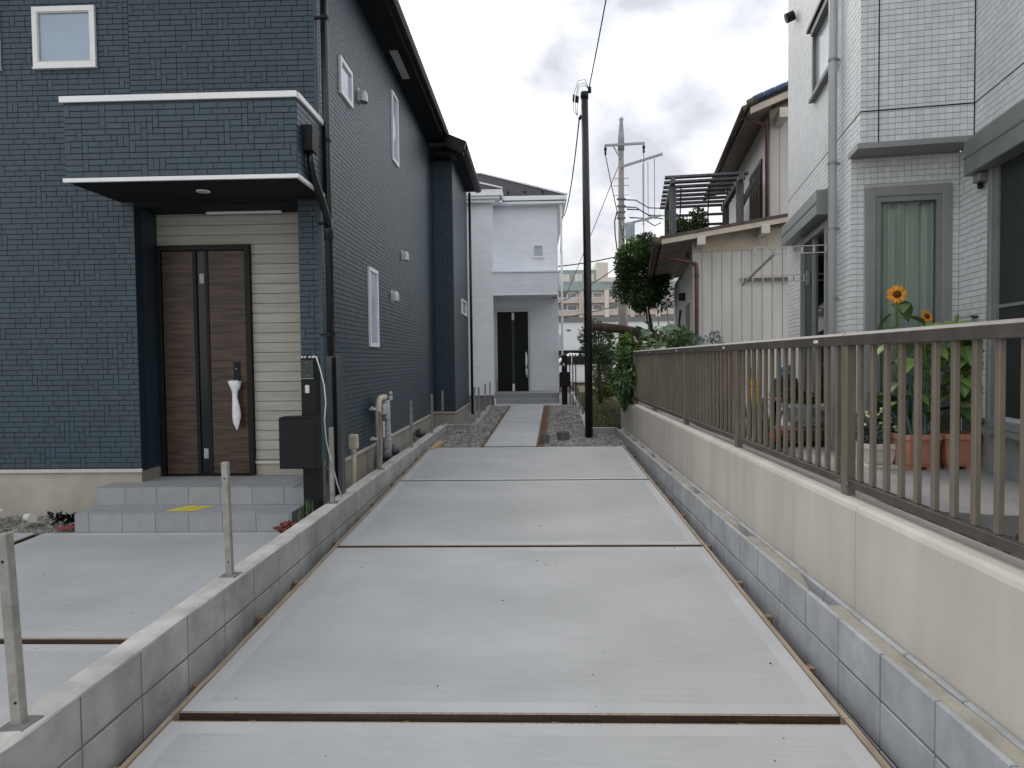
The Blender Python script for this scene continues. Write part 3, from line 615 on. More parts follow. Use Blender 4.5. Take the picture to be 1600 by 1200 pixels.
MB().box(-3.778, -3.462, YD - .03, YD, .525, 2.785).build('leaf_panel', doorwood_m, dr, bev=.002); MB().box(-3.300, -2.932, YD - .03, YD, .525, 2.785).build('leaf_panel', doorwood_m, dr, bev=.002)
MB().box(-3.458, -3.425, YD - .036, YD, .525, 2.785).box(-3.335, -3.304, YD - .036, YD, .525, 2.785).build('stile', black_m, dr)
MB().box(-3.425, -3.335, YD - .018, YD, .525, 2.785).build('glass_strip', mat('dark glass strip', (.006, .010, .010), .2, .2, 2, spec=.3), dr)
for z in (.68, 2.46): bx('tape', (-3.40, -3.355, YD - .0195, YD - .0182, z, z + .10), mat('clear tape', (.35, .40, .42), .4, .2, 20), dr)
hd = MB().box(-3.06, -3.00, YD - .042, YD - .0305, 1.40, 1.66).tube([(-3.03, YD - .05, 1.42), (-3.03, YD - .095, 1.43), (-3.03, YD - .095, 1.15), (-3.03, YD - .06, 1.12)], .012, 8).build('handle', black_m, dr)
MB().lathe((-3.03, YD - .048, 1.585), [(.012, 0), (.012, .012)], 10).build('lock', galv_m, hd)
# plastic sleeve on the handle
mb = MB(); prof = [(1.475, .020, 0), (1.465, .062, .0), (1.44, .072, .005), (1.405, .058, .01), (1.36, .030, .0), (1.30, .030, -.002), (1.22, .038, .008), (1.12, .040, .012), (1.05, .034, .012), (1.0, .018, .012), (.975, .004, .01)]
rs = random.Random(4)
for z, r, dx in prof:
    for j in range(12): t = 2 * math.pi * j / 12; q = r * (1 + rs.uniform(-.22, .22)); mb.v.append((-3.03 + dx + q * math.cos(t), YD - .10 + q * .6 * math.sin(t), z + rs.uniform(-.006, .006)))
for i in range(len(prof) - 1):
    for j in range(12): mb.f.append((i * 12 + j, (i + 1) * 12 + j, (i + 1) * 12 + (j + 1) % 12, i * 12 + (j + 1) % 12)); mb.m.append(0)
tag(mb.build('plastic_sleeve', bagw_m, smooth=True), 'crumpled white plastic sleeve hanging on the walnut door handle', 'plastic bag')
# entrance steps
st = thing('entrance_steps', 'two grey tiled steps in front of the walnut door', 'steps', (-3.1, 6.3, .15))
MB().box(-4.094, -2.156, 6.036, YD, .0, .332).box(-4.114, -2.146, 6.376, YD, .332, .497).build('base', grout_m, st)
def tiles(x0, x1, y, z0, z1, off=0.0):
    x = x0 - off
    while x < x1 - .01: bx('riser_tile', (max(x, x0) + .0015, min(x + .3, x1) - .0015, y - .008, y, z0, z1 - .001), steptile_m, st, .002); x += .3
def treads(x0, x1, y0, y1, z, off=0.0):
    x = x0 - off
    while x < x1 - .01:
        y = y0
        while y < y1 - .01: bx('tread_tile', (max(x, x0) + .0015, min(x + .3, x1) - .0015, y + .0015, min(y + .3, y1) - .0015, z - .006, z + .004), steptile_m, st, .0015); y += .3
        x += .3
tiles(-4.10, -2.15, 6.036, .165, .326, .17); treads(-4.10, -2.15, 6.028, 6.376, .332, .17)
tiles(-4.12, -2.15, 6.376, .337, .492, .02); treads(-4.12, -2.25, 6.368, YD - .051, .497, .02)
ns = thing('notice_sheet', 'yellow printed notice sheet lying on the lower grey step', 'sheet', (-3.2, 6.2, .34))
MB().hexa([(x, y, z) for z in (.3365, .3378) for x, y in ((-3.33, 6.11), (-3.07, 6.115), (-2.98, 6.31), (-3.22, 6.31))]).build('paper', yelsheet_m, ns)
for k in range(5):
    a = .15 + .17 * k; MB().hexa([(x + a * .1, y, z) for z in (.3379, .3384) for x, y in ((-3.28 + .07 * a, 6.125 + .17 * a), (-3.12 + .07 * a + random.uniform(-.04, .02), 6.13 + .17 * a), (-3.12 + .07 * a, 6.142 + .17 * a), (-3.28 + .07 * a, 6.137 + .17 * a))]).build('print_line', mat('faded print', (.45, .35, .02), .7, .1, 30), ns)
# debris by the house
def debris(name, label, cat, fn): o = fn(); tag(o, label, cat)
debris('tape_roll', 'white paper cup lying on the rubble nearest the tiled steps', 'cup', lambda: MB().tube([(-4.72, 6.28, .25), (-4.62, 6.22, .255)], [.034, .042], 14).build('paper_cup', plw_m))
debris('tape_roll', 'white cup on the rubble beside a crumpled plastic bag', 'cup', lambda: MB().tube([(-5.06, 6.34, .28), (-4.95, 6.30, .28)], [.036, .044], 14).build('paper_cup', plw_m))
mb = MB(); rs = random.Random(8); n = 8
for i in range(n):
    for j in range(12):
        t = 2 * math.pi * j / 12; p = math.pi * (i + .5) / n; q = rs.uniform(.7, 1.2); mb.v.append((-5.12 + .13 * q * math.sin(p) * math.cos(t), 6.18 + .09 * q * math.sin(p) * math.sin(t), .23 + .06 * q * math.cos(p)))
for i in range(n - 1):
    for j in range(12): mb.f.append((i * 12 + j, (i + 1) * 12 + j, (i + 1) * 12 + (j + 1) % 12, i * 12 + (j + 1) % 12)); mb.m.append(0)
tag(mb.build('plastic_bag', bagw_m), 'crumpled pale plastic bag lying on the rubble left of the steps', 'plastic bag')
mb = MB(); rs = random.Random(15)
for k in range(46): mb.leaf((-4.27 + rs.uniform(-.14, .12), 6.2 + rs.uniform(-.08, .1), .20 + rs.uniform(0, .07)), (rs.uniform(-1, 1), rs.uniform(-1, 1), rs.uniform(-.3, .5)), (0, 0, 1), .10, .06)
tag(mb.build('dark_rag', black_m), 'heap of black scrap sheeting beside the lower step', 'rag')
MB().bar((-4.30, 6.09, .185), (-4.12, 6.11, .20), .03, .012)
tag(MB().bar((-4.30, 6.08, .19), (-4.12, 6.10, .20), .03, .014).build('red_strip', mat('red plastic', (.35, .03, .04), .5, .1, 5)), 'small red plastic strip lying beside the lower step', 'strip')
# ================================================================ LETTERBOX POST
gp = thing('letterbox_post', 'black entrance post with letterbox in front of the navy house', 'post', (-1.93, 5.93, .15))
bx('column', (-2.0, -1.868, 5.90, 6.02, .12, 1.685), black_m, gp, .004)
bx('meter_cover', (-1.992, -1.886, 5.885, 5.899, 1.515, 1.665), mat('dark green cover', (.012, .03, .018), .35, .1, 5), gp, .003)
bx('cover_rim', (-1.994, -1.884, 5.884, 5.90, 1.508, 1.514), galv_m, gp)
for z in (1.535, 1.645): MB().tube([(-1.94, 5.886, z), (-1.94, 5.880, z)], .005, 8).build('screw', galv_m, gp)
bx('intercom_plate', (-1.962, -1.925, 5.885, 5.90, 1.385, 1.455), plw_m, gp, .006)
for x in (-1.99, -1.965, -1.925, -1.90, -1.885): MB().tube([(x, 5.91, 1.685), (x + .006, 5.91, 1.70)], .008, 6).build('cable_tie', whitewire_m, gp)
lb = bx('letterbox', (-2.135, -1.83, 5.72, 5.899, .765, 1.185), black_m, gp, .006); bx('lid', (-2.128, -1.828, 5.716, 5.90, 1.186, 1.196), black_m, lb, .002)
bx('side_column', (-1.905, -1.855, 6.02, 6.07, .12, .80), greyd_m, gp)
MB().tube([(-1.89, 5.91, 1.70), (-1.86, 5.89, 1.695), (-1.83, 5.885, 1.60), (-1.795, 5.885, 1.45), (-1.785, 5.885, 1.30), (-1.80, 5.885, 1.15), (-1.79, 5.89, .98), (-1.765, 5.90, .85), (-1.74, 5.92, .72), (-1.715, 5.95, .58), (-1.70, 6.02, .47)], .0055, 6).build('cable', whitewire_m, gp, True)
gq = thing('service_duct', 'tall dark grey square duct beside the letterbox post', 'duct', (-1.85, 6.3, .15))
bx('duct_face', (-1.885, -1.835, 6.24, 6.35, .12, 1.70), mat('charcoal duct', (.055, .06, .068), .5, .1, 8), gq, .004); bx('duct_side', (-1.80, -1.765, 6.26, 6.38, .12, 1.70), mat('charcoal duct', (0, 0, 0)), gq, .004); bx('duct_back', (-1.834, -1.801, 6.30, 6.35, .12, 1.69), black_m, gq)
# horsetail and red leaves at its foot
hp = thing('horsetail', 'green upright horsetail stems at the foot of the letterbox post', 'plant', (-1.95, 5.82, .16)); rs = random.Random(6)
for k in range(16):
    x, y, h = -2.03 + rs.uniform(-.06, .2), 5.80 + rs.uniform(-.06, .08), rs.uniform(.16, .36); mb = MB(); mb.tube([(x, y, .15), (x + rs.uniform(-.02, .02), y, .15 + h / 2), (x + rs.uniform(-.03, .03), y, .15 + h)], [.006, .006, .003], 6).build('stem', lf_mid, hp)
mb = MB()
for k in range(60): mb.leaf((-2.10 + rs.uniform(-.05, .06), 5.76 + rs.uniform(-.05, .06), .17 + rs.uniform(0, .12)), (rs.uniform(-1, 1), rs.uniform(-1, .4), rs.uniform(-.2, 1)), (0, -1, .5), .06, .035)
tag(mb.build('red_plant', mat('red leaf', (.17, .035, .03), .6, .2, 9, rnd=.4)), 'small dark red leafed plant beside the letterbox post', 'plant')
# ================================================================ STEEL POSTS ON THE LEFT WALL
order = ['nearest the camera, cut off by the left edge', 'second from the camera', 'third from the camera, beside the letterbox', 'fourth, in front of the cream meter pipes', 'fifth, standing before the grey pipe end', 'sixth, near the navy house bend', 'seventh, at the end of the straight wall']
for (y, h, lean), od in zip(((2.27, .66, -.03), (3.90, .66, -.012), (5.92, .66, 0), (7.76, .66, .004), (9.73, .66, .004), (11.7, .66, .004), (13.05, .66, .004)), order):
    t = thing('fence_post', 'pale steel post on the left wall, ' + od, 'post', (-1.755, y, .43), group='steel posts along the left wall')
    MB().hexa([(-1.773, y - .018, .40), (-1.737, y - .018, .40), (-1.737, y + .018, .40), (-1.773, y + .018, .40), (-1.773 + lean, y - .018, .43 + h), (-1.737 + lean, y - .018, .43 + h), (-1.737 + lean, y + .018, .43 + h), (-1.773 + lean, y + .018, .43 + h)]).build('tube', steel_m, t, bev=.003)
    MB().tube([(-1.755 + lean * .86, y - .0185, .43 + h * .86), (-1.755 + lean * .86, y - .0195, .43 + h * .86)], .005, 8).build('bolt_hole', black_m, t); MB().tube([(-1.755, y - .0185, .52), (-1.755, y - .0195, .52)], .005, 8).build('bolt_hole', black_m, t)
    bx('grout_pad', (-1.80, -1.705, y - .06, y + .05, .43, .447), mortar_m, t, .006)
for (x, y, h), od in zip(((-1.185, 13.45, .66), (-1.185, 14.45, .62), (-1.185, 16.3, .62), (-1.185, 18.0, .62), (-1.33, 18.9, .62), (-1.06, 19.2, .64)), ('nearest of the kerb posts', 'just right of the navy house downpipe', 'midway along the far kerb', 'at the far end of the kerb', 'behind the kerb at the white house corner', 'right beside the dark front door edge')):
    t = thing('fence_post', 'thin steel post on the far kerb, ' + od, 'post', (x, y, .44), group='steel posts along the far kerb'); bx('tube', (x - .018, x + .018, y - .018, y + .018, .40, .46 + h), steel_m, t, .003); bx('cap', (x - .019, x + .019, y - .019, y + .019, .46 + h, .468 + h), grey_m, t)
for k in range(6):
    y = 13.6 + k * 1.75; x = .93 + (y - 12.5) * .031; t = thing('fence_post', 'short dark post on the right kerb, %s going back from the pole' % ('first second third fourth fifth sixth'.split()[k]), 'post', (x, y, .44), group='short dark posts on the right kerb'); bx('tube', (x - .02, x + .02, y - .02, y + .02, .42, .62 + .25 * (k > 2)), greyd_m, t, .003); bx('cap', (x - .021, x + .021, y - .021, y + .021, .62 + .25 * (k > 2), .63 + .25 * (k > 2)), black_m, t)
# ================================================================ PIPES BY THE NAVY HOUSE
t = thing('conduit_stub', 'cream socket box on a short upright pipe beside the navy foundation', 'pipe', (-1.9, 7.25, .2))
MB().tube([(-1.91, 7.22, .15), (-1.905, 7.2, .35), (-1.915, 7.24, .55), (-1.91, 7.23, .74)], .024, 12).build('pipe', pvc_m, t, True); bx('socket_box', (-1.955, -1.865, 7.19, 7.28, .74, .89), pvc_m, t, .012); MB().lathe((-1.91, 7.23, .70), [(.030, 0), (.034, .05)], 12).build('collar', pvc_m, t)
t = thing('meter_pipes', 'cream and taped insulated pipes joined by a metal header on the house side', 'pipes', (-1.9, 8.6, .2))
MB().tube([(-1.90, 8.38, .18), (-1.90, 8.37, .6), (-1.90, 8.36, 1.10), (-1.90, 8.40, 1.18), (-1.90, 8.46, 1.20), (-1.90, 8.74, 1.20)], .036, 12).build('cream_pipe', pvc_m, t, True)
MB().tube([(-1.90, 8.80, 1.16), (-1.90, 8.80, .9), (-1.895, 8.81, .6), (-1.90, 8.80, .42)], [.05, .052, .058, .05], 12).build('insulated_pipe', foil_m, t, True)
bx('header', (-1.94, -1.85, 8.46, 8.80, 1.0, 1.12), mat('zinc header', (.5, .51, .5), .5, .2, 14), t, .012); bx('valve_body', (-1.95, -1.86, 8.66, 8.86, .92, 1.16), foil_m, t, .02)
MB().tube([(-1.86, 8.84, 1.18), (-1.83, 8.84, 1.18)], .03, 10).build('valve_knob', plw_m, t); MB().tube([(-1.86, 8.84, 1.245), (-1.83, 8.84, 1.245)], .022, 10).build('valve_knob', plw_m, t)
bx('gauge_tag', (-1.87, -1.855, 8.44, 8.50, .72, .92), plw_m, t, .004)
for z in (.72, 1.08): MB().bar((-1.99, 8.28, z), (-1.89, 8.36, z), .012, .03).tube([(-1.965, 8.27, z + .012), (-1.94, 8.27, z + .012)], .02, 8).build('pipe_clip', plw_m, t)
for k, (y, r, od) in enumerate(((8.74, .075, 'in front of the meter pipes'), (9.25, .075, 'just beyond the meter pipes'), (11.45, .075, 'alone near the sixth steel post'))):
    t = thing('drain_pipe', 'dark grey domed pipe end behind the left wall, ' + od, 'pipe', (-1.88, y, .3), group='grey pipe ends'); MB().tube([(-1.96, y + .14, .44), (-1.895, y, .475)], r, 18).build('pipe', pvcg_m, t, True); MB().tube([(-1.895, y, .475), (-1.875, y - .042, .485), (-1.87, y - .055, .487)], [r * 1.0, r * .75, r * .3], 18).build('dome', pvcg_m, t, True)
for (x, y, r, od) in ((.13, 11.2, .075, 'beside the footpath edge'), (.44, 11.55, .10, 'larger, in the middle of the gravel')):
    t = thing('drain_stub', 'short dark pipe stub in the gravel, ' + od, 'pipe', (x, y, .3), group='pipe stubs in the gravel'); MB().lathe((x, y, .28), [(r, 0), (r, .15), (r * 1.08, .15), (r * 1.08, .17), (r * .9, .17), (r * .9, .15)], 20).build('pipe', pvcg_m, t); MB().lathe((x, y, .40), [(r * .9, 0), (r * .9, .012)], 20).build('stub_cap', greyd_m, t)
# ================================================================ WHITE HOUSE
WH = thing('white_house', 'white two-storey house with dark front door at the end of the footpath', 'house', (-.3, 18.5, .5))
MB().box(-7, -1.10, 18.4, 18.55, .70, 5.95).box(-1.10, .60, 18.4, 19.4, 3.34, 3.95).box(-1.10, .62, 19.0, 19.15, 3.95, 5.82).box(-1.25, -1.10, 18.55, 19.4, .70, 5.95).box(-1.10, .64, 19.4, 19.55, .70, 3.34).box(.49, .64, 19.55, 26, .70, 5.82).box(.50, .62, 19.15, 19.55, 3.34, 5.82).build('wall', whouse_m, WH)
MB().box(-1.12, .63, 18.37, 18.40, 3.93, 3.965).build('belt_trim', wtrim_m, WH); MB().box(-1.10, .61, 18.385, 18.40, 3.335, 3.36).build('beam_trim', wtrim_m, WH)
MB().box(-7, -1.11, 18.42, 18.6, .3, .70).box(-.13, .63, 19.42, 19.6, .3, .70).box(.5, .63, 19.6, 26, .3, .7).build('foundation', mat('blue grey plinth', (.22, .23, .25), .9, .1, 3), WH)
MB().box(-7, -1.08, 18.38, 18.42, .69, .72).box(-.13, .65, 19.37, 19.40, .69, .72).build('drip_trim', greyd_m, WH)
fas = MB().box(-7, -.86, 18.08, 18.13, 5.86, 6.03).box(-.86, -.81, 18.08, 18.72, 5.86, 6.03).box(-.81, .86, 18.70, 18.74, 5.86, 5.98).box(.83, .87, 18.74, 26.3, 5.86, 5.98).build('gutter', wtrim_m, WH, bev=.01)
MB().box(-7, -.88, 18.13, 18.4, 5.80, 5.86).box(-1.10, -.88, 18.4, 18.9, 5.78, 5.84).box(-.88, .83, 18.74, 19.0, 5.78, 5.84).box(.64, .83, 19.0, 26, 5.78, 5.84).box(-7, -1.0, 18.22, 18.26, 5.72, 5.80).build('eave_soffit', wtrim_m, WH)
rf = MB().add([(.87, 18.70, 5.985), (-1.6, 21.5, 7.32), (-7, 21.5, 7.32), (-7, 18.70, 5.985)], [(0, 1, 2, 3)][:1]).add([(.87, 18.70, 5.985), (.87, 26.3, 5.985), (-1.6, 23.5, 7.32), (-1.6, 21.5, 7.32)], [(0, 1, 2, 3)]).add([(-7, 21.5, 7.32), (-1.6, 21.5, 7.32), (-1.6, 23.5, 7.32), (-7, 23.5, 7.32)], [(0, 1, 2, 3)]).add([(-.82, 18.06, 6.035), (-2.3, 19.6, 6.75), (-7, 19.6, 6.75), (-7, 18.06, 6.035)], [(0, 1, 2, 3)]).add([(-.82, 18.06, 6.035), (-.82, 19.0, 6.035), (-2.3, 20.4, 6.75), (-2.3, 19.6, 6.75)], [(0, 1, 2, 3)])
rf = rf.build('roof', shingle_m, WH)
MB().bar((.87, 18.69, 6.0), (-1.6, 21.5, 7.34), .06, .04).build('hip_cap', wtrim_m, rf); MB().bar((-.82, 18.06, 6.05), (-2.3, 19.6, 6.77), .06, .04).build('hip_cap', wtrim_m, rf); MB().bar((-1.6, 21.5, 7.335), (-7, 21.5, 7.335), .06, .04).build('ridge_cap', wtrim_m, rf)
for x, y, z in ((-.72, 18.95, 6.13), (-.28, 18.98, 6.15), (.20, 18.95, 6.13)): bx('snow_guard', (x, x + .06, y, y + .04, z - .03, z + .03), black_m, rf)
window_y(-.05, .255, 19.0, 4.39, 4.74, WH, .04)
d2 = MB().box(-1.11, -1.05, 19.34, 19.42, .775, 3.02).box(-.20, -.145, 19.34, 19.42, .775, 3.02).box(-1.05, -.20, 19.34, 19.42, 2.965, 3.02).build('door', mat('silver door frame', (.45, .47, .47), .4, .05, 5, metal=.2), WH)
MB().box(-1.05, -.20, 19.37, 19.40, .775, 2.965).build('leaf_panel', mat('black green door', (.006, .009, .008), .5, .2, 3, spec=.2), d2); bx('glass_strip', (-.65, -.58, 19.362, 19.369, .80, 2.94), mat('teal glass strip', (.008, .025, .025), .3, .3, 1, spec=.3), d2)
for z in (.78, 2.74): bx('protective_tape', (-.648, -.582, 19.359, 19.3615, z, z + .20), white_m, d2)
MB().tube([(-.26, 19.33, 1.42), (-.255, 19.325, 1.56), (-.255, 19.325, 1.75), (-.26, 19.33, 1.86)], [.012, .035, .03, .012], 8).tube([(-.255, 19.33, 1.40), (-.25, 19.325, 1.28), (-.245, 19.325, 1.16)], [.035, .032, .008], 8).build('wrapped_handle', bagw_m, d2)
s2 = thing('door_steps', 'blue grey two-step entrance below the white house door', 'steps', (-.25, 17.9, .5))
bx('lower_step', (-1.02, .56, 17.72, 18.9, .4, .645), steptile_m, s2, .006); bx('upper_step', (-1.06, .56, 18.02, 19.36, .64, .778), steptile_m, s2, .006); bx('nosing', (-1.02, .56, 17.714, 17.76, .6455, .652), mat('pale nosing', (.45, .46, .48), .7, .05, 5), s2); bx('nosing', (-1.06, .56, 18.014, 18.06, .7785, .785), MATS['pale nosing'], s2)
MB().tube([(.72, 18.85, .6), (.72, 18.85, 5.8)], .03, 8).build('downpipe', wtrim_m, WH)
MB().tube([(.70, 19.0, 4.5), (.74, 19.0, 5.2), (.72, 18.9, 5.7)], .02, 6).build('service_cable', galv_m, WH); bx('meter_box', (.645, .74, 19.0, 19.2, 3.6, 3.95), wtrim_m, WH); bx('meter_box', (.645, .72, 19.1, 19.3, 1.9, 2.3), wtrim_m, WH)
gp2 = thing('letterbox_post', 'black letterbox post right of the white house steps', 'post', (.72, 17.9, .5)); bx('column', (.66, .80, 17.9, 18.0, .4, 1.75), black_m, gp2); bx('letterbox', (.60, .86, 17.72, 17.899, .95, 1.32), black_m, gp2, .006); bx('intercom_plate', (.69, .735, 17.89, 17.899, 1.47, 1.55), plw_m, gp2)
for k in range(3): bx('grille_bar', (.86 + k * .075, .885 + k * .075, 18.0, 18.03, .4, 1.78), black_m, gp2)
# ================================================================ BLACK SERVICE POLE
t = thing('service_pole', 'tall black steel service pole standing in the gravel', 'pole', (.885, 11.8, .28)); PX, PY = .885, 11.8
MB().tube([(PX, PY, .2), (PX - .005, PY, 3), (PX - .03, PY, 6.02)], [.066, .064, .058], 20).build('shaft', mat('dark pole coating', (.010, .009, .0085), .4, .2, 3, (1, 1, .2), spec=.4), t, True); MB().tube([(PX - .03, PY, 5.95), (PX - .03, PY, 6.06)], .066, 20).build('cap', black_m, t, True); MB().tube([(PX + .055, PY, 6.05), (PX + .055, PY, 6.14)], .03, 10).build('insulator', black_m, t, True)
for k, (a, h) in enumerate(((.16, .15), (.12, .09), (.09, .05))):
    MB().tube([(PX + .05, PY, 6.10), (PX - .02, PY, 6.12 + h), (PX - .13, PY, 6.10 + h), (PX - .05 - a, PY, 5.98 + h * .3), (PX - .06 - a, PY, 5.78), (PX - .15, PY, 5.68)], .0045, 6).build('drip_loop', wire_m, t, True); MB().tube([(PX - .045 - a, PY, 5.98 + h * .3), (PX - .055 - a, PY, 5.88 + h * .2)], .016, 6).build('connector', black_m, t)
MB().tube([(PX - .12, PY, 5.62), (PX - .08, PY, 5.68)], .025, 8).build('cable_clamp', black_m, t)
def wire(label, pts, r=.008, sag=0.0, m=wire_m):
    if len(pts) == 2:
        a, b = Vector(pts[0]), Vector(pts[1]); pts = [a.lerp(b, k / 14) - Vector((0, 0, sag * 4 * (k / 14) * (1 - k / 14))) for k in range(15)]
    return tag(MB().tube(pts, r, 6).build('overhead_wire', m, smooth=True), label, 'wire')
wire('black overhead wire leaving the black pole top towards the upper frame edge', [(PX + .05, PY, 6.14), (1.0, 2.0, 7.2)], .009, .22)
wire('thin wire sloping from the black pole down to the white house eave', [(PX - .12, PY, 5.62), (.72, 18.7, 5.4)], .011, .45)
# ================================================================ RIGHT TILED HOUSE (turned by 10.2 degrees)
RH = thing('tiled_house', 'white small-tile house with bay and dark windows behind the railing', 'house', (2.43, 5.4, 0), -math.radians(10.2), local=True)
UA, UN = -.045, .69; BT = .042                          # tile pitch and wall planes in the house frame
wall = MB().box(UA + .008, .10, .008, .15, 1.2, 3.13).box(.60, UN + .3, .008, .15, 1.2, 3.13).box(.10, .60, .008, .15, 2.86, 3.13).box(UA + .008, UN, -.242, .15, 3.13, 7.2).box(UA + .008, UA + .15, .15, .74, 1.2, 2.79).box(UA + .008, UA + .15, 1.80, 2.72, 1.2, 2.79).box(UA + .008, UA + .15, .15, 2.72, 2.79, 7.2).box(UA + .35, UA + .40, .3, 2.6, 1.0, 3.0).box(.0, .75, .40, .45, 1.0, 3.1).box(UN + .008, UN + .15, -4.0, -.002, 1.2, 7.2).build('wall', tilegroove_m, RH)
items = []; rs = random.Random(31); tp = .0455
FRW = [(.06, .64, 1.1, 2.90)]
SWH = [(.70, 1.86, 1.0, 3.06), (.52, 1.27, 4.05, 4.62)]
NWH = [(-3.5, -.52, 1.0, 2.98)]
def grid(a0, a1, z0, z1, axis, plane, holes, key, gaps):
    n = max(1, int(round((a1 - a0) / tp))); p = (a1 - a0) / n; k = 0; z = z0
    while z < z1 - .02:
        h = min(tp * .92, z1 - z)
        for i in range(n):
            a = a0 + i * p
            if any(a + p > q[0] and a < q[1] and z + h > q[2] and z < q[3] for q in holes) : continue
            d = rs.choice((.0065, .007, .0075)); pos = {'-y': (a, plane, z), '-x': (plane, a, z)}[axis]
            items.append((pos, p - .0003, h - .0028, d, .0010, axis, key))
        z += tp * .92
GZ = [3.392]
grid(UA, UN, 3.17, 6.4, '-y', -.242, [], 'w', GZ); grid(UA, UN, 1.215, 3.12, '-y', .008, FRW, 'w', [])
grid(UA, UA + 0 + .0001 + 0, 0, 0, '-y', 0, [], 'w', [])
grid(.008, 2.72, 1.215, 6.4, '-x', UA + .008, SWH, 'w', GZ); grid(-.242, .008, 3.17, 6.4, '-x', UA + .008, [], 'w', GZ); grid(-1.3, -.242, 1.215, 5.2, '-x', UN + .008, NWH, 'w', GZ); grid(-.242, .0, 1.215, 3.12, '-x', UN + .008, [], 'w', [])
RM = Matrix.Rotation(-math.radians(10.2), 3, 'Z')
def rview(it):
    p = RM @ Vector(it[0]) + Vector((2.43, 5.4, 0)); d = p - CAM; vis = p.x * 1095 / p.y < 755 and p.z < 1.65 + .5 * p.y
    nrm = RM @ (Vector((0, -1, 0)) if it[5] == '-y' else Vector((-1, 0, 0)))
    return -abs(nrm.dot(d.normalized())) * it[1] * it[2] / d.length_squared * (1 if vis else .001)
pieces(items, 300, 'wall_tile', tile_m, {'w': wall}, 'wall_tiles', RH, rview)
MB().box(UA + .012, UN, .03, .15, .8, 1.2).box(UA + .02, UA + .15, .15, 2.72, .8, 1.2).box(UN + .03, UN + .15, -4, -.0, .8, 1.2).build('plinth', mat('grey plinth', (.25, .255, .26), .9, .15, 3, bump=.2, bscale=60), RH)
MB().box(UA - .004, UN, -.006, .02, 1.196, 1.214).box(UA - .006, UA + .02, .02, 2.72, 1.196, 1.214).box(UN - .012, UN + .02, -4, -.02, 1.196, 1.214).build('drip_trim', greyd_m, RH)
MB().box(UA - .02, UN, -.262, .008, 3.128, 3.168).build('bay_soffit', grey_m, RH)
# black joints between tile panels
MB().box(UA - .001, UN + .001, -.2512, -.243, 3.387, 3.396).box(.072, .080, -.2508, -.243, 3.17, 6.4).box(UN - .007, UN + .0, -.2504, -.243, 3.17, 6.4).box(UA - .0012, UA + .0065, -.24, 2.72, 3.3875, 3.3955).box(UN - .0012, UN + .0065, -4, -.252, 3.3875, 3.3955).build('sealant_joint', black_m, RH)
# bay window with curtain
bw = MB().box(.06, .125, -.022, .05, 1.17, 2.90).box(.575, .64, -.022, .05, 1.17, 2.90).box(.125, .575, -.022, .05, 2.83, 2.90).box(.125, .575, -.022, .05, 1.17, 1.22).build('window', grey_m, RH, bev=.004)
MB().box(.125, .16, -.012, .04, 1.22, 2.83).box(.54, .575, -.012, .04, 1.22, 2.83).box(.16, .54, -.012, .04, 2.79, 2.83).box(.16, .54, -.012, .04, 1.22, 1.27).build('sash', mat('greenish alloy', (.20, .225, .21), .45, .08, 5, metal=.2), bw)
MB().box(.16, .54, .010, .014, 1.27, 2.79).build('pane', pane_m, bw)
def curtain(fn, name, parent, n=60, z0=1.2, z1=2.85):
    mb = MB()
    for i in range(n + 1):
        a = i / n; mb.v += [fn(a, z0), fn(a, z1)]
    for i in range(n): mb.f.append((2 * i, 2 * i + 2, 2 * i + 3, 2 * i + 1)); mb.m.append(0)
    return mb.build(name, curtain_m, parent, True)
curtain(lambda a, z: (.13 + a * .45, .085 + .022 * math.sin(a * 26) + .008 * math.sin(a * 61), z), 'curtain', bw)
# big window on the near wall
def winN(v0, v1, z0, z1, uw, parent, split):
    f = MB().box(uw - .03, uw + .05, v0, v0 + .05, z0, z1).box(uw - .03, uw + .05, v1 - .05, v1, z0, z1).box(uw - .03, uw + .05, v0 + .05, v1 - .05, z1 - .05, z1).box(uw - .045, uw + .05, v0 + .05, v1 - .05, z0, z0 + .05).build('window', grey_m, parent, bev=.004)
    for va, vb in ((v1 - .105, v1 - .055), (v0 + .05, v0 + .1), (split - .02, split + .02)): bx('sash_stile', (uw - .012, uw + .03, va, vb, z0 + .05, z1 - .05), mat('greenish alloy', (0, 0, 0)), f)
    return f
f = winN(-3.2, -.53, 1.17, 2.96, UN + .0, RH, -1.9); MB().box(UN + .004, UN + .008, -1.88, -.635, 1.25, 2.9).build('insect_screen', screen_m, f); MB().box(UN - .004, UN + .004, -1.88, -.635, 1.945, 1.965).build('crossbar', grey_m, f); MB().box(UN + .004, UN + .008, -3.1, -1.92, 1.25, 2.9).build('pane', pane_m, f)
MB().box(UN - .05, UN, -3.2, -.50, 1.13, 1.168).build('sill', grey_m, f)
MB().box(UN - .11, UN + .02, -3.4, -.36, 2.86, 3.10).build('shutter_box', mat('greenish alloy', (0, 0, 0)), RH, bev=.006); bx('shutter_lip', (UN - .115, UN - .1105, -3.4, -.36, 2.975, 2.99), greyd_m, RH); bx('guide_cap', (UN - .07, UN - .002, -.50, -.40, 2.80, 2.858), grey_m, RH, .006); MB().tube([(UN - .03, -.42, 2.80), (UN - .03, -.43, 2.765)], .018, 10).build('rain_spout', black_m, RH)
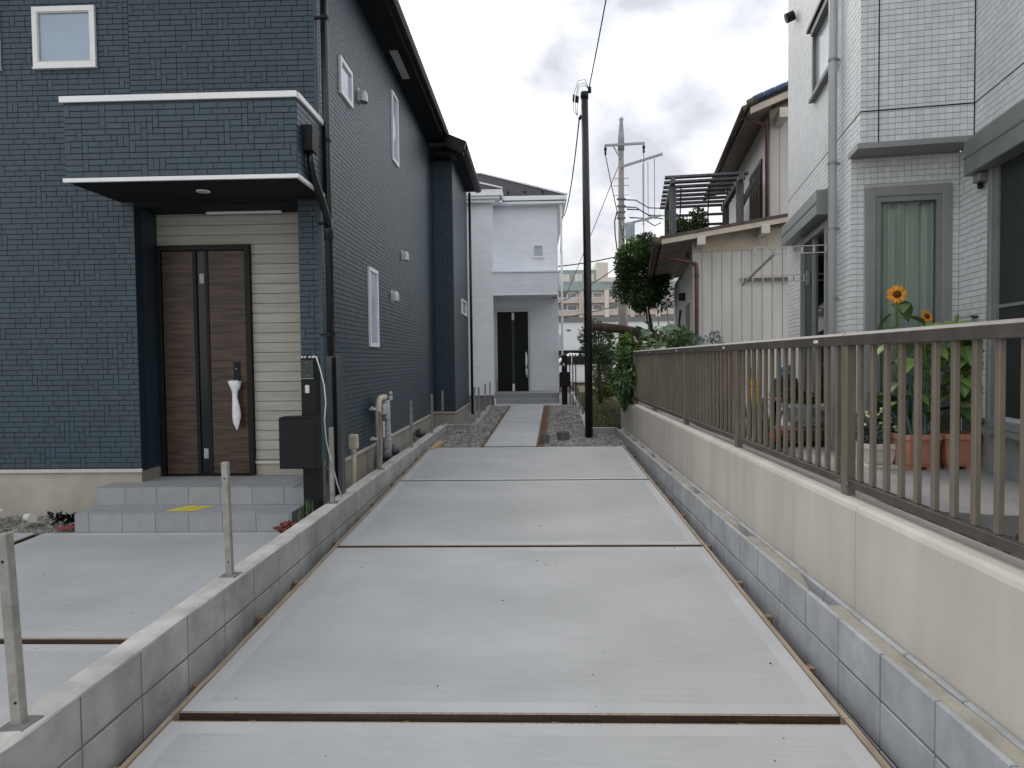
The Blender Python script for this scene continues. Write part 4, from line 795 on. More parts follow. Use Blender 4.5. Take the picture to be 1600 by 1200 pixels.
# sliding window and shutter box on the far side wall
f = winN(.70, 1.84, 1.17, 2.80, UA, RH, 1.30); MB().box(UA + .004, UA + .008, 1.32, 1.74, 1.25, 2.75).build('insect_screen', screen_m, f); MB().box(UA - .004, UA + .003, 1.32, 1.74, 1.80, 1.82).build('crossbar', grey_m, f); MB().box(UA + .010, UA + .014, .80, 1.28, 1.25, 2.75).build('pane', pane_m, f)
curtain(lambda a, z: (UA + .10 + .02 * math.sin(a * 30), .74 + a * .62, z), 'curtain', f)
MB().box(UA - .12, UA + .006, .62, 2.42, 2.84, 3.05).build('shutter_box', mat('greenish alloy', (0, 0, 0)), RH, bev=.006); bx('shutter_lip', (UA - .125, UA - .1205, .62, 2.42, 2.94, 2.955), greyd_m, RH)
# upper window
f = MB().box(UA - .03, UA + .03, .50, .55, 4.04, 4.64).box(UA - .03, UA + .03, 1.24, 1.29, 4.04, 4.64).box(UA - .05, UA + .03, .55, 1.24, 4.58, 4.64).box(UA - .03, UA + .03, .55, 1.24, 4.04, 4.08).build('window', greyd_m, RH); MB().box(UA + .0, UA + .006, .55, 1.24, 4.08, 4.58).build('pane', mat('milky pane', (.45, .50, .50), .15, .1, 2), f); bx('head_flashing', (UA - .07, UA + .005, .46, 1.33, 4.645, 4.675), black_m, f); bx('sill', (UA - .05, UA + .005, .46, 1.33, 4.005, 4.036), greyd_m, f)
MB().tube([(UA - .05, .36, 1.0), (UA - .05, .36, 7.2)], .033, 16).build('downpipe', mat('pale grey downpipe', (.42, .425, .43), .45, .05, 4), RH, True)
for z in (2.10, 2.66, 3.18, 4.0, 4.9): MB().tube([(UA - .05, .36, z), (UA - .05, .36, z + .02)], .038, 16).box(UA - .02, UA + .005, .35, .37, z, z + .018).build('pipe_clip', grey_m, RH)
MB().tube([(UA - .02, 2.25, 5.25), (UA - .10, 2.25, 5.22)], .05, 12).build('vent_hood', black_m, RH)
# folding laundry brackets on the tiled wall
lb = thing('laundry_bracket', 'folding white metal laundry arm bracket beside the far window shutter', 'bracket', (2.43, 5.4, 0), -math.radians(10.2), local=True)
mb = MB()
for v in (.62,):
    mb.box(UA - .62, UA - .02, v - .005, v + .005, 2.580, 2.587).box(UA - .62, UA - .02, v - .005, v + .005, 2.520, 2.527)
    for k in range(7): mb.box(UA - .62 + k * .095, UA - .606 + k * .095, v - .007, v + .007, 2.53, 2.575)
mb.build('arm', mat('laundry alloy', (.42, .42, .41), .45, .1, 9, metal=.2), lb)
mb = MB(); v = 1.55; mb.box(UA - .62, UA - .02, v - .005, v + .005, 2.440, 2.447).box(UA - .62, UA - .02, v - .005, v + .005, 2.380, 2.387)
for k in range(7): mb.box(UA - .62 + k * .095, UA - .606 + k * .095, v - .007, v + .007, 2.39, 2.435)
mb.build('arm', mat('laundry alloy', (.42, .42, .41), .45, .1, 9, metal=.2), lb)
MB().bar((UA - .45, .64, 2.53), (UA - .62, 1.53, 2.36), .014, .02).build('brace', grey_m, lb); MB().box(UA - .02, UA + .004, .60, .64, 2.48, 2.62).build('hinge_plate', grey_m, lb); MB().box(UA - .02, UA + .004, 1.53, 1.57, 2.34, 2.48).build('hinge_plate', grey_m, lb)
# ================================================================ CREAM HOUSE
TH = -math.radians(8)
CH = thing('cream_house', 'old cream boarded house with lean-to roof behind the tiled house', 'house', (2.66, 12.0, 0), TH, local=True)
MB().box(0, 4.6, .02, .12, .5, 3.7).box(.02, .12, .12, 6.0, .5, 3.45).hexa([(1.30, .30, 3.5), (3.2, .30, 3.5), (3.2, .42, 3.5), (1.30, .42, 3.5), (1.30, .30, 5.80), (3.2, .30, 6.5), (3.2, .42, 6.5), (1.30, .42, 5.80)]).box(1.30, 1.42, .42, 6.0, 3.5, 6.0).build('wall', bgroove_m, CH)
cw = CH
x = .0; k = 0
while x < 2.4:
    top = 3.50 if True else 0
    bx('wall_board', (x + .004, x + .157, 0, .02, .5, 3.42), bboard_m, cw, .004); x += .161
x = .0
while x < 2.4: bx('wall_board', (x + .002, min(x + 1.2, 2.5) - .002, .004, .02, 3.423, 3.78), cream_m, cw, .003); x += 1.2
y = .13
while y < 5.6: bx('side_board', (0, .02, y + .004, y + .30, .5, 3.30), bboard_m, cw, .004); y += .305
x = 1.30
while x < 2.6: bx('upper_board', (x + .003, x + .157, .28, .30, 3.6, 5.62), bboard_m, cw, .003); x += .161
MB().hexa([(1.30, .284, 5.623), (3.2, .284, 5.623), (3.2, .299, 5.623), (1.30, .299, 5.623), (1.30, .284, 5.79), (3.2, .284, 6.48), (3.2, .299, 6.48), (1.30, .299, 5.79)]).build('upper_gable_board', cream_m, cw)
y = .43
while y < 5.6: bx('upper_side_board', (1.28, 1.30, y + .003, y + .40, 3.6, 5.7), bboard_m, cw, .003); y += .404
# lean-to roof: rises to the right
def sl_(u): return 3.60 + .14 * (u + .55)
rf = MB().hexa([(-.55, -.40, sl_(-.55)), (1.9, -.40, sl_(1.9)), (1.9, 6.2, sl_(1.9)), (-.55, 6.2, sl_(-.55)), (-.55, -.40, sl_(-.55) + .05), (1.9, -.40, sl_(1.9) + .05), (1.9, 6.2, sl_(1.9) + .05), (-.55, 6.2, sl_(-.55) + .05)]).build('lean_to_roof', brown_m, CH)
MB().hexa([(-.52, -.39, sl_(-.52) - .085), (1.9, -.39, sl_(1.9) - .085), (1.9, -.35, sl_(1.9) - .085), (-.52, -.35, sl_(-.52) - .085), (-.52, -.39, sl_(-.52) - .003), (1.9, -.39, sl_(1.9) - .003), (1.9, -.35, sl_(1.9) - .003), (-.52, -.35, sl_(-.52) - .003)]).build('verge_board', cream_m, rf)
MB().hexa([(-.5, -.34, sl_(-.5) - .05), (.0, -.34, sl_(0) - .05), (.0, 6.1, sl_(0) - .05), (-.5, 6.1, sl_(-.5) - .05), (-.5, -.34, sl_(-.5) - .03), (.0, -.34, sl_(0) - .03), (.0, 6.1, sl_(0) - .03), (-.5, 6.1, sl_(-.5) - .03)]).build('eave_board', mat('tan eave board', (.24, .205, .18), .8, .15, 4), rf)
for u_ in (.05, 1.05): bx('purlin_end', (u_, u_ + .13, -.42, -.002, sl_(u_) - .20, sl_(u_) - .06), mat('white purlin', (.56, .53, .47), .6, .08, 5), rf, .004)
MB().tube([(-.60, -.42, 3.56), (-.60, 6.2, 3.53)], .055, 10).build('gutter', brown_m, rf, True); MB().tube([(-.60, -.43, 3.56), (-.60, -.36, 3.56)], .075, 12).build('gutter_end', brown_m, rf, True)
MB().tube([(-.52, -.12, 3.36), (-.05, -.05, 3.26), (.06, -.05, 3.22), (.07, -.045, 3.10), (.07, -.045, .9)], .031, 10).build('downpipe', rust_m, CH, True)
for z in (1.9, 3.0): MB().tube([(.07, -.045, z), (.07, -.045, z + .03)], .043, 10).build('pipe_clip', brown_m, CH)
bx('trim_shelf', (.80, 2.0, -.06, -.001, 2.90, 2.95), mat('brown trim', (.16, .12, .10), .7, .2, 8), CH); bx('shelf_flashing', (.78, 2.0, -.075, -.001, 2.951, 2.962), cream_m, CH)
bx('side_door', (-.018, .0, .55, 1.35, .6, 2.62), mat('dull door', (.17, .15, .125), .8, .1, 4), CH); bx('side_lamp', (-.12, -.001, 1.7, 1.8, 2.75, 2.9), black_m, CH)
MB().tube([(-.06, 2.1, 2.6), (-.09, 2.1, 2.35), (-.05, 2.1, 2.1), (-.10, 2.1, 1.9)], .02, 6).build('hanging_cable', black_m, CH); bx('side_window', (-.015, 0, 2.3, 3.0, 2.9, 3.25), plw_m, CH)
# upper roof
ur = MB().hexa([(.85, -.25, 5.68), (3.2, -.25, 6.55), (3.2, 6.2, 6.55), (.85, 6.2, 5.68), (.85, -.25, 5.76), (3.2, -.25, 6.63), (3.2, 6.2, 6.63), (.85, 6.2, 5.76)]).build('upper_roof', brown_m, CH)
MB().hexa([(.90, -.27, 5.58), (3.2, -.27, 6.44), (3.2, -.23, 6.44), (.90, -.23, 5.58), (.90, -.27, 5.685), (3.2, -.27, 6.545), (3.2, -.23, 6.545), (.90, -.23, 5.685)]).build('verge_board', cream_m, ur)
MB().hexa([(.88, -.22, 5.63), (1.30, -.22, 5.79), (1.30, 6.1, 5.79), (.88, 6.1, 5.63), (.88, -.22, 5.65), (1.30, -.22, 5.81), (1.30, 6.1, 5.81), (.88, 6.1, 5.65)]).build('eave_board', mat('tan eave board', (0, 0, 0)), ur)
for k in range(12): MB().tube([(.95 + k * .17, -.29, 5.80 + k * .063), (1.10 + k * .17, -.29, 5.86 + k * .063)], .05, 8).build('verge_tile', bluetile_m, ur)
for k in range(28): MB().tube([(.86, -.28 + k * .23, 5.74), (1.0, -.28 + k * .23, 5.80)], .06, 8).build('eave_tile', brown_m, ur)
bx('purlin_end', (1.36, 1.50, -.24, .278, 5.50, 5.66), MATS['white purlin'], ur, .004)
MB().tube([(.80, -.30, 5.66), (.80, 6.2, 5.63)], .05, 10).build('gutter', brown_m, ur, True); MB().tube([(.80, .0, 5.62), (1.18, .1, 5.50), (1.24, .2, 5.44), (1.24, .2, 3.75)], .03, 10).build('downpipe', rust_m, CH, True)
wn = MB().box(1.255, 1.28, .85, 2.15, 3.80, 5.15).build('upper_window', black_m, CH)
for k in range(7): bx('lattice_slat', (1.235, 1.254, .92 + k * .17, .97 + k * .17, 3.85, 5.08), brown_m, wn)
# pergola on the lean-to roof
pg = thing('pergola', 'weathered grey timber pergola on the lean-to roof of the cream house', 'pergola', (2.66, 12.0, 0), TH, local=True)
for u_, v_ in ((-.28, .75), (.88, .75), (-.28, 2.7), (.88, 2.7)): bx('post', (u_ - .06, u_ + .06, v_ - .06, v_ + .06, sl_(u_) + .05, 4.72), oldwood_m, pg, .004)
for u_ in (-.28, .88): bx('beam', (u_ - .04, u_ + .04, .5, 3.2, 4.72, 4.82), oldwood_m, pg)
for k in range(8): bx('slat', (-.42, 1.0, .52 + k * .36, .66 + k * .36, 4.822 - .0 * k, 4.86), oldwood_m, pg, .003)
for z in (4.35, 4.55): bx('side_rail', (-.22, .82, 2.68, 2.72, z, z + .05), oldwood_m, pg)
for u_ in (-.1, .4): MB().tube([(u_, 1.2, 4.8), (u_ - .02, 1.2, 4.3), (u_ - .01, 1.2, 3.9)], .012, 6).build('hanging_pole', black_m, pg)
MB().bar((.90, .8, 4.3), (1.12, .62, 4.75), .07, .07).build('brace', oldwood_m, pg)
# ================================================================ FOLIAGE
def sph(rs):
    while True:
        v = Vector((rs.uniform(-1, 1), rs.uniform(-1, 1), rs.uniform(-1, 1)))
        if v.length < 1: return v
def crown(mb, c, rad, n, ls, rs, clumps=14, m=0, shell=.55, droop=0):
    c = Vector(c); cl = []
    for _ in range(clumps):
        v = sph(rs); v = v.normalized() * (shell + (1 - shell) * rs.random()) * .78; cl.append((Vector((v.x * rad[0], v.y * rad[1], v.z * rad[2])) + c, rs.uniform(.22, .42)))
    for i in range(n):
        p, r = rs.choice(cl); v = sph(rs); v = v.normalized() * (v.length ** .5)
        q = p + Vector((v.x * rad[0], v.y * rad[1], v.z * rad[2])) * r
        d = (q - c).normalized() + sph(rs) * .9 + Vector((0, 0, -droop)); mb.leaf(q, d, sph(rs) + Vector((0, 0, .7)), ls * rs.uniform(.6, 1.3), ls * .5 * rs.uniform(.7, 1.3), m)
    return mb
def tree(name, label, cat, base, trunk, c, rad, n, ls, lm, seed, r0=.09, clumps=14, droop=0, group=None):
    rs = random.Random(seed); t = thing(name, label, cat, base, group=group)
    pts = [Vector(base)] + [Vector(p) for p in trunk]; MB().tube(pts, [r0 * (1 - .6 * i / (len(pts) - 1)) for i in range(len(pts))], 10).build('trunk', bark_m, t, True)
    mb = MB(); top = pts[-1]
    for _ in range(9):
        e = Vector(c) + Vector([sph(rs)[i] * rad[i] * .75 for i in range(3)]); mid = top.lerp(e, .5) + Vector((0, 0, .12)); mb.tube([top - Vector((0, 0, .1)), mid, e], [r0 * .3, r0 * .2, r0 * .06], 5)
    mb.build('limbs', bark_m, t)
    crown(MB(), c, rad, n, ls, rs, clumps, droop=droop).build('crown', lm, t); return t
tree('evergreen_tree', 'dense dark round-crowned tree beside the cream house eave', 'tree', (3.0, 17.2, .5), [(2.95, 17.2, 1.6), (2.75, 17.1, 2.6), (2.6, 17, 3.3)], (2.60, 17.0, 3.60), (.76, .8, 1.0), 15000, .09, lf_dark, 1, .10, 46)
mb = MB(); crown(mb, (2.35, 16.7, 4.15), (.42, .42, .38), 1100, .085, random.Random(77), 14); mb.build('painted_sunlit_leaves', lf_light, bpy.data.objects['evergreen_tree'])  # paler leaf colour paints sunlight onto the upper crown
tree('climber_bush', 'light leafed shrub growing under the grey pergola', 'shrub', (3.0, 13.9, 3.6), [(3.0, 13.9, 3.9), (3.0, 13.9, 4.1)], (2.98, 13.9, 4.22), (.42, .35, .33), 2200, .075, lf_mid, 2, .03, 16)
tree('small_tree', 'slender leafy tree behind the black pole near the street', 'tree', (1.75, 19, .45), [(1.72, 19, 1.2), (1.68, 19, 1.8)], (1.72, 19.0, 2.05), (.62, .55, .78), 3600, .085, lf_mid, 3, .06, 26)
t = thing('leaning_trunk', 'bare brown tree trunk leaning almost flat behind the railing end', 'tree trunk', (2.7, 14.0, .6))
rs = random.Random(12); P = [(2.75, 14.1, .6), (2.65, 14.1, 1.5), (2.45, 14.05, 1.98), (2.2, 14.0, 2.12), (1.7, 14.0, 2.23), (1.3, 14.0, 2.28), (1.0, 14.0, 2.30)]; MB().tube(P, [.12, .11, .105, .10, .09, .082, .075], 12).build('trunk', bark_m, t, True); MB().tube([(1.9, 14, 2.2), (2.05, 13.95, 2.0), (2.08, 13.95, 1.6)], [.03, .025, .015], 6).build('side_branch', bark_m, t)
def shrub(name, label, c, rad, n, ls, lm, seed, clumps=14, droop=0, stems=5):
    rs = random.Random(seed); t = thing(name, label, 'shrub', (c[0], c[1], c[2] - rad[2])); mb = MB()
    for k in range(stems): mb.tube([(c[0] + rs.uniform(-.1, .1), c[1], c[2] - rad[2] - .05), (c[0] + rs.uniform(-.5, .5) * rad[0], c[1] + rs.uniform(-.5, .5) * rad[1], c[2])], [.012, .006], 5)
    mb.build('stems', bark_m, t); crown(MB(), c, rad, n, ls, rs, clumps, droop=droop).build('foliage', lm, t); return t
shrub('hedge_bush', 'rounded olive hedge bush in front of the white car', (2.25, 22.5, .98), (.62, .5, .52), 3400, .075, lf_olive, 21, 26)
shrub('grass_tuft', 'bright yellow green weeds in front of the olive hedge', (1.95, 20.6, .66), (.42, .35, .2), 1200, .09, lf_light, 22, 10)
shrub('fence_vine', 'leafy green vine hanging over the far end of the railing', (1.60, 12.1, 1.33), (.24, .8, .55), 2600, .13, lf_mid, 23, 26, .6)
shrub('vine_top', 'light green vine sprays rising above the railing end', (1.72, 12.6, 1.92), (.30, .5, .20), 700, .11, lf_light, 24, 14)
shrub('tomato_plant', 'bushy fine leafed plant against the cream house downpipe', (2.25, 11.0, 1.78), (.33, .3, .42), 1800, .06, lf_mid, 25, 16)
shrub('pale_bush', 'loose pale leafed plant beside the maroon downpipe', (2.58, 10.6, 1.75), (.26, .25, .26), 420, .07, lf_grey, 26, 12)
shrub('under_bush', 'green undergrowth below the dark round-crowned tree', (2.75, 16.3, 1.75), (.55, .5, .55), 2600, .09, lf_mid, 28, 20)
shrub('street_bush', 'clipped shrub beside the low white street building', (2.2, 38, 1.2), (1.0, .8, .75), 1500, .17, lf_olive, 27, 16)
def bigleaf(mb, p, d, up, l, w, m=0):
    """heart-shaped leaf folded along its midrib"""
    p = Vector(p); d = Vector(d).normalized(); r = d.cross(Vector(up)); r.normalize(); u = r.cross(d)
    out = [(-.08, .28), (.12, .50), (.42, .48), (.72, .26)]
    L_ = [p + d * l * a + r * w * b + u * w * (.22 * b) - u * l * .18 * a * a for a, b in out]; Rr = [p + d * l * a - r * w * b + u * w * (.22 * b) - u * l * .18 * a * a for a, b in out]
    mid = [p, p + d * l * .4 - u * l * .03, p + d * l - u * l * .2]; V = mid + L_ + Rr
    return mb.add(V, [(0, 4, 3), (0, 1, 5, 4), (1, 6, 5), (1, 2, 6), (0, 7, 8), (0, 8, 9, 1), (1, 9, 10), (1, 10, 2)], m)
t = thing('squash_plant', 'broad leafed squash plant above the far end of the railing', 'plant', (2.0, 11.2, .85)); rs = random.Random(33); mb = MB()
for k in range(26):
    p = Vector((rs.uniform(1.72, 2.25), rs.uniform(10.8, 11.6), rs.uniform(1.62, 2.18))); bx0 = MB(); bigleaf(bx0, p, (rs.uniform(-1, .6), rs.uniform(-1, -.1), rs.uniform(-.5, .4)), (rs.uniform(-.3, .3), -.5, 1), rs.uniform(.16, .26), rs.uniform(.15, .22)); bx0.build('leaf', lf_blue, t); mb.tube([(2.0 + rs.uniform(-.1, .1), 11.2, .85), p - Vector((0, 0, .15)), p], [.010, .008, .006], 5)
mb.build('stems', lf_light, t)
for k in range(3):
    x = 1.93 + .16 * k; tag(MB().tube([(x + .06, 11.7, .85), (x - .08, 11.7, 2.5 + .06 * k)], .011, 6).build('garden_stake', greyd_m), ('leftmost', 'middle', 'rightmost')[k] + ' of three thin garden stakes behind the squash plant', 'stake')
# ================================================================ PATIO THINGS
def pot(label, x, y, w_, h_, m, name='flower_pot', taper=.78, d_=None, feet=True, cat='pot', z=.85):
    t = thing(name, label, cat, (x, y, z)); d_ = d_ or w_; a, b = w_ / 2, d_ / 2; q = taper; c = .28
    def ring(s, zz): return [(x + sx * a * s * kx, y + sy * b * s * ky, zz) for sx, sy, kx, ky in ((-1, -1, 1 - c, 1), (1, -1, 1 - c, 1), (1, -1, 1, 1 - c), (1, 1, 1, 1 - c), (1, 1, 1 - c, 1), (-1, 1, 1 - c, 1), (-1, 1, 1, 1 - c), (-1, -1, 1, 1 - c))]
    prof = [(q * .9, z + .02), (q, z + .045), (.94, z + h_ - .055), (.94, z + h_ - .04), (1.03, z + h_ - .038), (1.03, z + h_), (.93, z + h_), (.90, z + h_ - .05)]
    mb = MB()
    for s, zz in prof: mb.v += ring(s, zz)
    for i in range(len(prof) - 1):
        for j in range(8): mb.f.append((i * 8 + j, i * 8 + (j + 1) % 8, (i + 1) * 8 + (j + 1) % 8, (i + 1) * 8 + j)); mb.m.append(0)
    mb.f.append(tuple(reversed(range(8)))); mb.m.append(0); mb.build('bowl', m, t, bev=.003)
    mb = MB(); mb.v = ring(.9, z + h_ - .045); mb.f = [tuple(range(8))]; mb.m = [0]; mb.build('soil', dirt_m, t)
    if feet:
        for sx in (-1, 1):
            for sy in (-1, 1): bx('foot', (x + sx * a * q * .62 - .03, x + sx * a * q * .62 + .03, y + sy * b * q * .62 - .03, y + sy * b * q * .62 + .03, z, z + .03), m, t)
    return t
pot('terracotta pot holding the bluish leeks', 2.66, 5.02, .29, .25, terra_m); pot('terracotta pot right of the leeks holding a thick sunflower stem', 2.945, 5.02, .25, .25, terra_m)
pot('small white planter of silvery leafed flowers left of the terracotta pots', 2.46, 5.22, .24, .17, plw_m, taper=.85, d_=.4); bx('saucer', (2.33, 2.585, 5.0, 5.44, .851, .868), plw_m, [o for o in bpy.data.objects if o.name.startswith('flower_pot') and o.parent is None][-1])
pot('large white pot standing behind the terracotta pots', 2.86, 5.32, .24, .40, plw_m, taper=.8, feet=False)
pot('pale blue glazed planter with dark plants beyond the railing post', 2.52, 6.45, .50, .20, plb_m, d_=.25, taper=.86, z=1.02)
t = thing('wooden_trough', 'long brown wooden trough under the pale blue planter', 'planter', (2.42, 6.4, .85))
bx('front_board', (2.12, 2.85, 6.20, 6.225, .90, 1.0), bark_m, t, .003); bx('back_board', (2.12, 2.85, 6.62, 6.645, .90, 1.0), bark_m, t, .003); bx('end_board', (2.12, 2.145, 6.226, 6.619, .90, 1.0), bark_m, t); bx('end_board', (2.825, 2.85, 6.226, 6.619, .90, 1.0), bark_m, t); bx('base_board', (2.146, 2.824, 6.226, 6.619, .90, 1.005), mat('trough top', (.15, .10, .075), .9, .2, 9), t)
for x in (2.2, 2.75): bx('foot', (x, x + .05, 6.25, 6.6, .85, .8995), bark_m, t)
mb = MB(); rs = random.Random(41); crown(mb, (2.52, 6.45, 1.30), (.26, .14, .12), 700, .07, rs, 9); tag(mb.build('planter_leaves', lf_dark), 'dark leafy plants growing in the pale blue planter', 'plant')
mb = MB(); crown(mb, (2.46, 5.2, 1.10), (.13, .18, .13), 800, .05, rs, 12); t = thing('silver_plant', 'silvery leafed plant with pale buds in the white planter', 'plant', (2.46, 5.2, 1.0)); mb.build('foliage', lf_grey, t)
mb = MB()
for k in range(26): p = Vector((2.46 + rs.uniform(-.11, .11), 5.15 + rs.uniform(-.15, .1), 1.06 + rs.uniform(0, .2))); mb.lathe(p, [(.004, 0), (.014, .008), (.008, .02)], 6)
mb.build('buds', mat('cream bud', (.62, .60, .33), .6, .1, 30), t)
mb = MB(); t = thing('broad_plant', 'green broad leafed plant between the white planter and the leeks', 'plant', (2.58, 5.35, .9)); 
for k in range(22): bigleaf(mb, (2.58 + rs.uniform(-.1, .1), 5.3 + rs.uniform(-.08, .08), 1.02 + rs.uniform(0, .34)), (rs.uniform(-1, 1), rs.uniform(-1, 0), rs.uniform(-.3, .6)), (0, -.4, 1), .13, .10)
mb.build('foliage', lf_mid, t)
t = thing('leeks', 'bluish green strap leaves of leeks in the left terracotta pot', 'plant', (2.66, 5.02, 1.05))
for k in range(24):
    a = rs.uniform(-1, 1); e = rs.uniform(.2, .62); x0, y0 = 2.66 + rs.uniform(-.07, .07), 5.02 + rs.uniform(-.06, .06); bend = rs.uniform(.0, .28) * a; mb = MB(); n = 6
    pts = [Vector((x0 + bend * (i / n) ** 2 + .1 * a * i / n, y0 - .06 * (i / n) ** 2, 1.05 + e * (i / n) * (1 - .18 * abs(a) * (i / n)))) for i in range(n + 1)]
    for i, p in enumerate(pts): wd = .014 * (1 - (i / n) ** 2 * .9); mb.v += [tuple(p - Vector((wd, 0, 0))), tuple(p + Vector((0, -.006, 0))), tuple(p + Vector((wd, 0, 0)))]
    for i in range(n):
        for j in range(2): q = i * 3 + j; mb.f.append((q, q + 1, q + 4, q + 3)); mb.m.append(0)
    mb.build('leaf', lf_leek, t)
def sunflower(label, base, top, face, size, leaves, seed, stemr=.011):
    rs = random.Random(seed); t = thing('sunflower', label, 'sunflower', base); b = Vector(base); tp_ = Vector(top); mid = b.lerp(tp_, .55) + Vector((rs.uniform(-.03, .03), .02, 0))
    f = Vector(face).normalized(); MB().tube([b, b.lerp(mid, .5), mid, tp_ - f * .03 - Vector((0, 0, .05)), tp_ - f * .012], [stemr, stemr, stemr * .85, stemr * .6, stemr * .6], 8).build('stem', lf_light, t, True)
    if size:
        a = f.cross(Vector((0, 0, 1))); a.normalize(); c = a.cross(f)
        MB().tube([tp_ - f * .012, tp_ + f * .006, tp_ + f * .014], [size * .42, size * .42, size * .2], 16).build('disc', disc_m, t, True)
        for ring in range(2):
            for k in range(15):
                q = 2 * math.pi * (k + .5 * ring) / 15 + rs.uniform(-.08, .08); d = a * math.cos(q) + c * math.sin(q); mb = MB(); mb.leaf(tp_ + d * size * .34 - f * .004 * ring, d + f * rs.uniform(-.25, .3), f, size * rs.uniform(.62, .85), size * .34, fold=.12); mb.build('petal', yellow_m, t)
        mb = MB()
        for k in range(9): q = 2 * math.pi * k / 9; d = a * math.cos(q) + c * math.sin(q); mb.leaf(tp_ - f * .014 + d * size * .2, d - f * .4, f, size * .7, size * .25)
        mb.build('sepals', lf_mid, t)
    for k in range(leaves):
        h = .14 + .84 * ((k + .5) / leaves) ** .8; p = b.lerp(tp_, h); q = k * 2.4 + rs.uniform(-.4, .4); d = Vector((math.cos(q), math.sin(q) * .7 - .2, rs.uniform(-.5, .35))); e = p + d * .07
        mb = MB(); bigleaf(mb, e, d + Vector((0, 0, -.35)), (0, 0, 1), rs.uniform(.12, .18), rs.uniform(.10, .15)); mb.tube([p, e], .003, 4); mb.build('leaf', lf_light if rs.random() < .6 else lf_mid, t)
    return t
sunflower('tall orange sunflower in front of the bay window curtain', (2.62, 5.0, 1.05), (2.50, 4.95, 2.07), (-.35, -1, .12), .062, 17, 1)
sunflower('smaller sunflower bloom just above the railing', (2.74, 5.1, 1.05), (2.705, 4.95, 1.915), (.15, -1, .3), .042, 16, 2)
sunflower('thick stemmed sunflower without bloom in the right terracotta pot', (2.93, 5.0, 1.05), (2.95, 5.0, 1.93), (.2, -1, .5), 0, 22, 3, .019)
sunflower('second leafy sunflower stalk right of the thick stem', (2.99, 5.05, 1.05), (3.02, 5.02, 1.88), (.2, -1, .5), 0, 20, 4, .012)
mb = MB(); rs = random.Random(50); n = 10
for i in range(n + 1):
    for j in range(14):
        p_ = math.pi * i / n; tt = 2 * math.pi * j / 14; e = lambda v, s=.55: math.copysign(abs(v) ** s, v); q = rs.uniform(.93, 1.06); mb.v.append((3.20 + .15 * q * e(math.sin(p_)) * e(math.cos(tt)), 5.05 + .12 * q * e(math.sin(p_)) * e(math.sin(tt)), .985 - .14 * e(math.cos(p_))))
for i in range(n):
    for j in range(14): mb.f.append((i * 14 + j, i * 14 + (j + 1) % 14, (i + 1) * 14 + (j + 1) % 14, (i + 1) * 14 + j)); mb.m.append(0)
tag(mb.build('rock', rock_m), 'rough grey rock beside the right terracotta pot', 'rock')
for k in range(9):                                       # rock faced edging under the patio front
    mb = MB(); x0 = 1.98 + k * .15; y0 = 3.60 - .02 * k; n = 5
    for i in range(n):
        for j in range(n): e = (i in (0, n - 1)) or (j in (0, n - 1)); mb.v.append((x0 + .145 * i / (n - 1), y0 - (.0 if e else rs.uniform(.03, .07)), .55 + .27 * j / (n - 1)))
    for i in range(n - 1):
        for j in range(n - 1): q = i * n + j; mb.f.append((q, q + n, q + n + 1, q + 1)); mb.m.append(0)
    mb.build('edging_rock', mat('dark edging rock', (.14, .14, .13), .95, .3, 12, bump=.7, bscale=60), bpy.data.objects['patio'])
t = thing('garden_table', 'small table with pinkish top against the tiled house', 'table', (2.55, 7.2, .85)); mb = MB(); bx('table_top', (2.33, 2.86, 7.0, 7.45, 1.21, 1.235), lacq_m, t, .005); bx('apron', (2.37, 2.82, 7.04, 7.06, 1.14, 1.2095), lacq_m, t)
for x in (2.37, 2.79):
    for y in (7.04, 7.38): bx('leg', (x, x + .035, y, y + .035, .85, 1.2095), black_m, t)
MB().bar((2.40, 7.05, .95), (2.60, 7.40, 1.15), .012, .012).build('brace', galv_m, t); MB().bar((2.62, 7.05, .95), (2.46, 7.40, 1.15), .012, .012).build('brace', galv_m, t)
tag(MB().hexa([(2.40, 7.1, 1.236), (2.64, 7.1, 1.236), (2.64, 7.32, 1.236), (2.40, 7.32, 1.236), (2.42, 7.1, 1.43), (2.62, 7.1, 1.43), (2.62, 7.3, 1.43), (2.42, 7.3, 1.43)]).build('black_crate', mat('dark brown crate', (.035, .024, .02), .6, .2, 9), bev=.01), 'dark brown box standing on the small garden table', 'box')
mb = MB(); n = 10
for i in range(n):
    for j in range(10): p_ = math.pi * (i + .3) / n; tt = 2 * math.pi * j / 10; q = rs.uniform(.7, 1.15); mb.v.append((2.53 + .09 * q * math.sin(p_) * math.cos(tt), 7.2 + .08 * q * math.sin(p_) * math.sin(tt), 1.50 + .075 * q * math.cos(p_)))
for i in range(n - 1):
    for j in range(10): mb.f.append((i * 10 + j, (i + 1) * 10 + j, (i + 1) * 10 + (j + 1) % 10, i * 10 + (j + 1) % 10)); mb.m.append(0)
tag(mb.build('blue_bag', mat('blue plastic bag', (.16, .26, .40), .4, .3, 14)), 'crumpled blue plastic bag on top of the dark box', 'bag')
t = thing('gladiolus', 'yellow gladiolus with upright sword leaves behind the railing', 'plant', (2.0, 6.6, .85)); rs = random.Random(61)
for x, h in ((1.985, .60), (2.05, .78)):
    MB().tube([(x, 6.6, .85), (x + .01, 6.6, .85 + h * .6), (x + .02, 6.6, .95 + h)], [.007, .006, .003], 6).build('stem', lf_light, t)
    for k in range(5):
        mb = MB(); z = 1.22 + k * .048
        for j in range(5): q = 2 * math.pi * j / 5; mb.leaf((x + .01, 6.585, z), (math.cos(q), -.5, math.sin(q)), (0, -1, .2), .042, .034, fold=.1)
        mb.build('bloom', yel2_m, t)
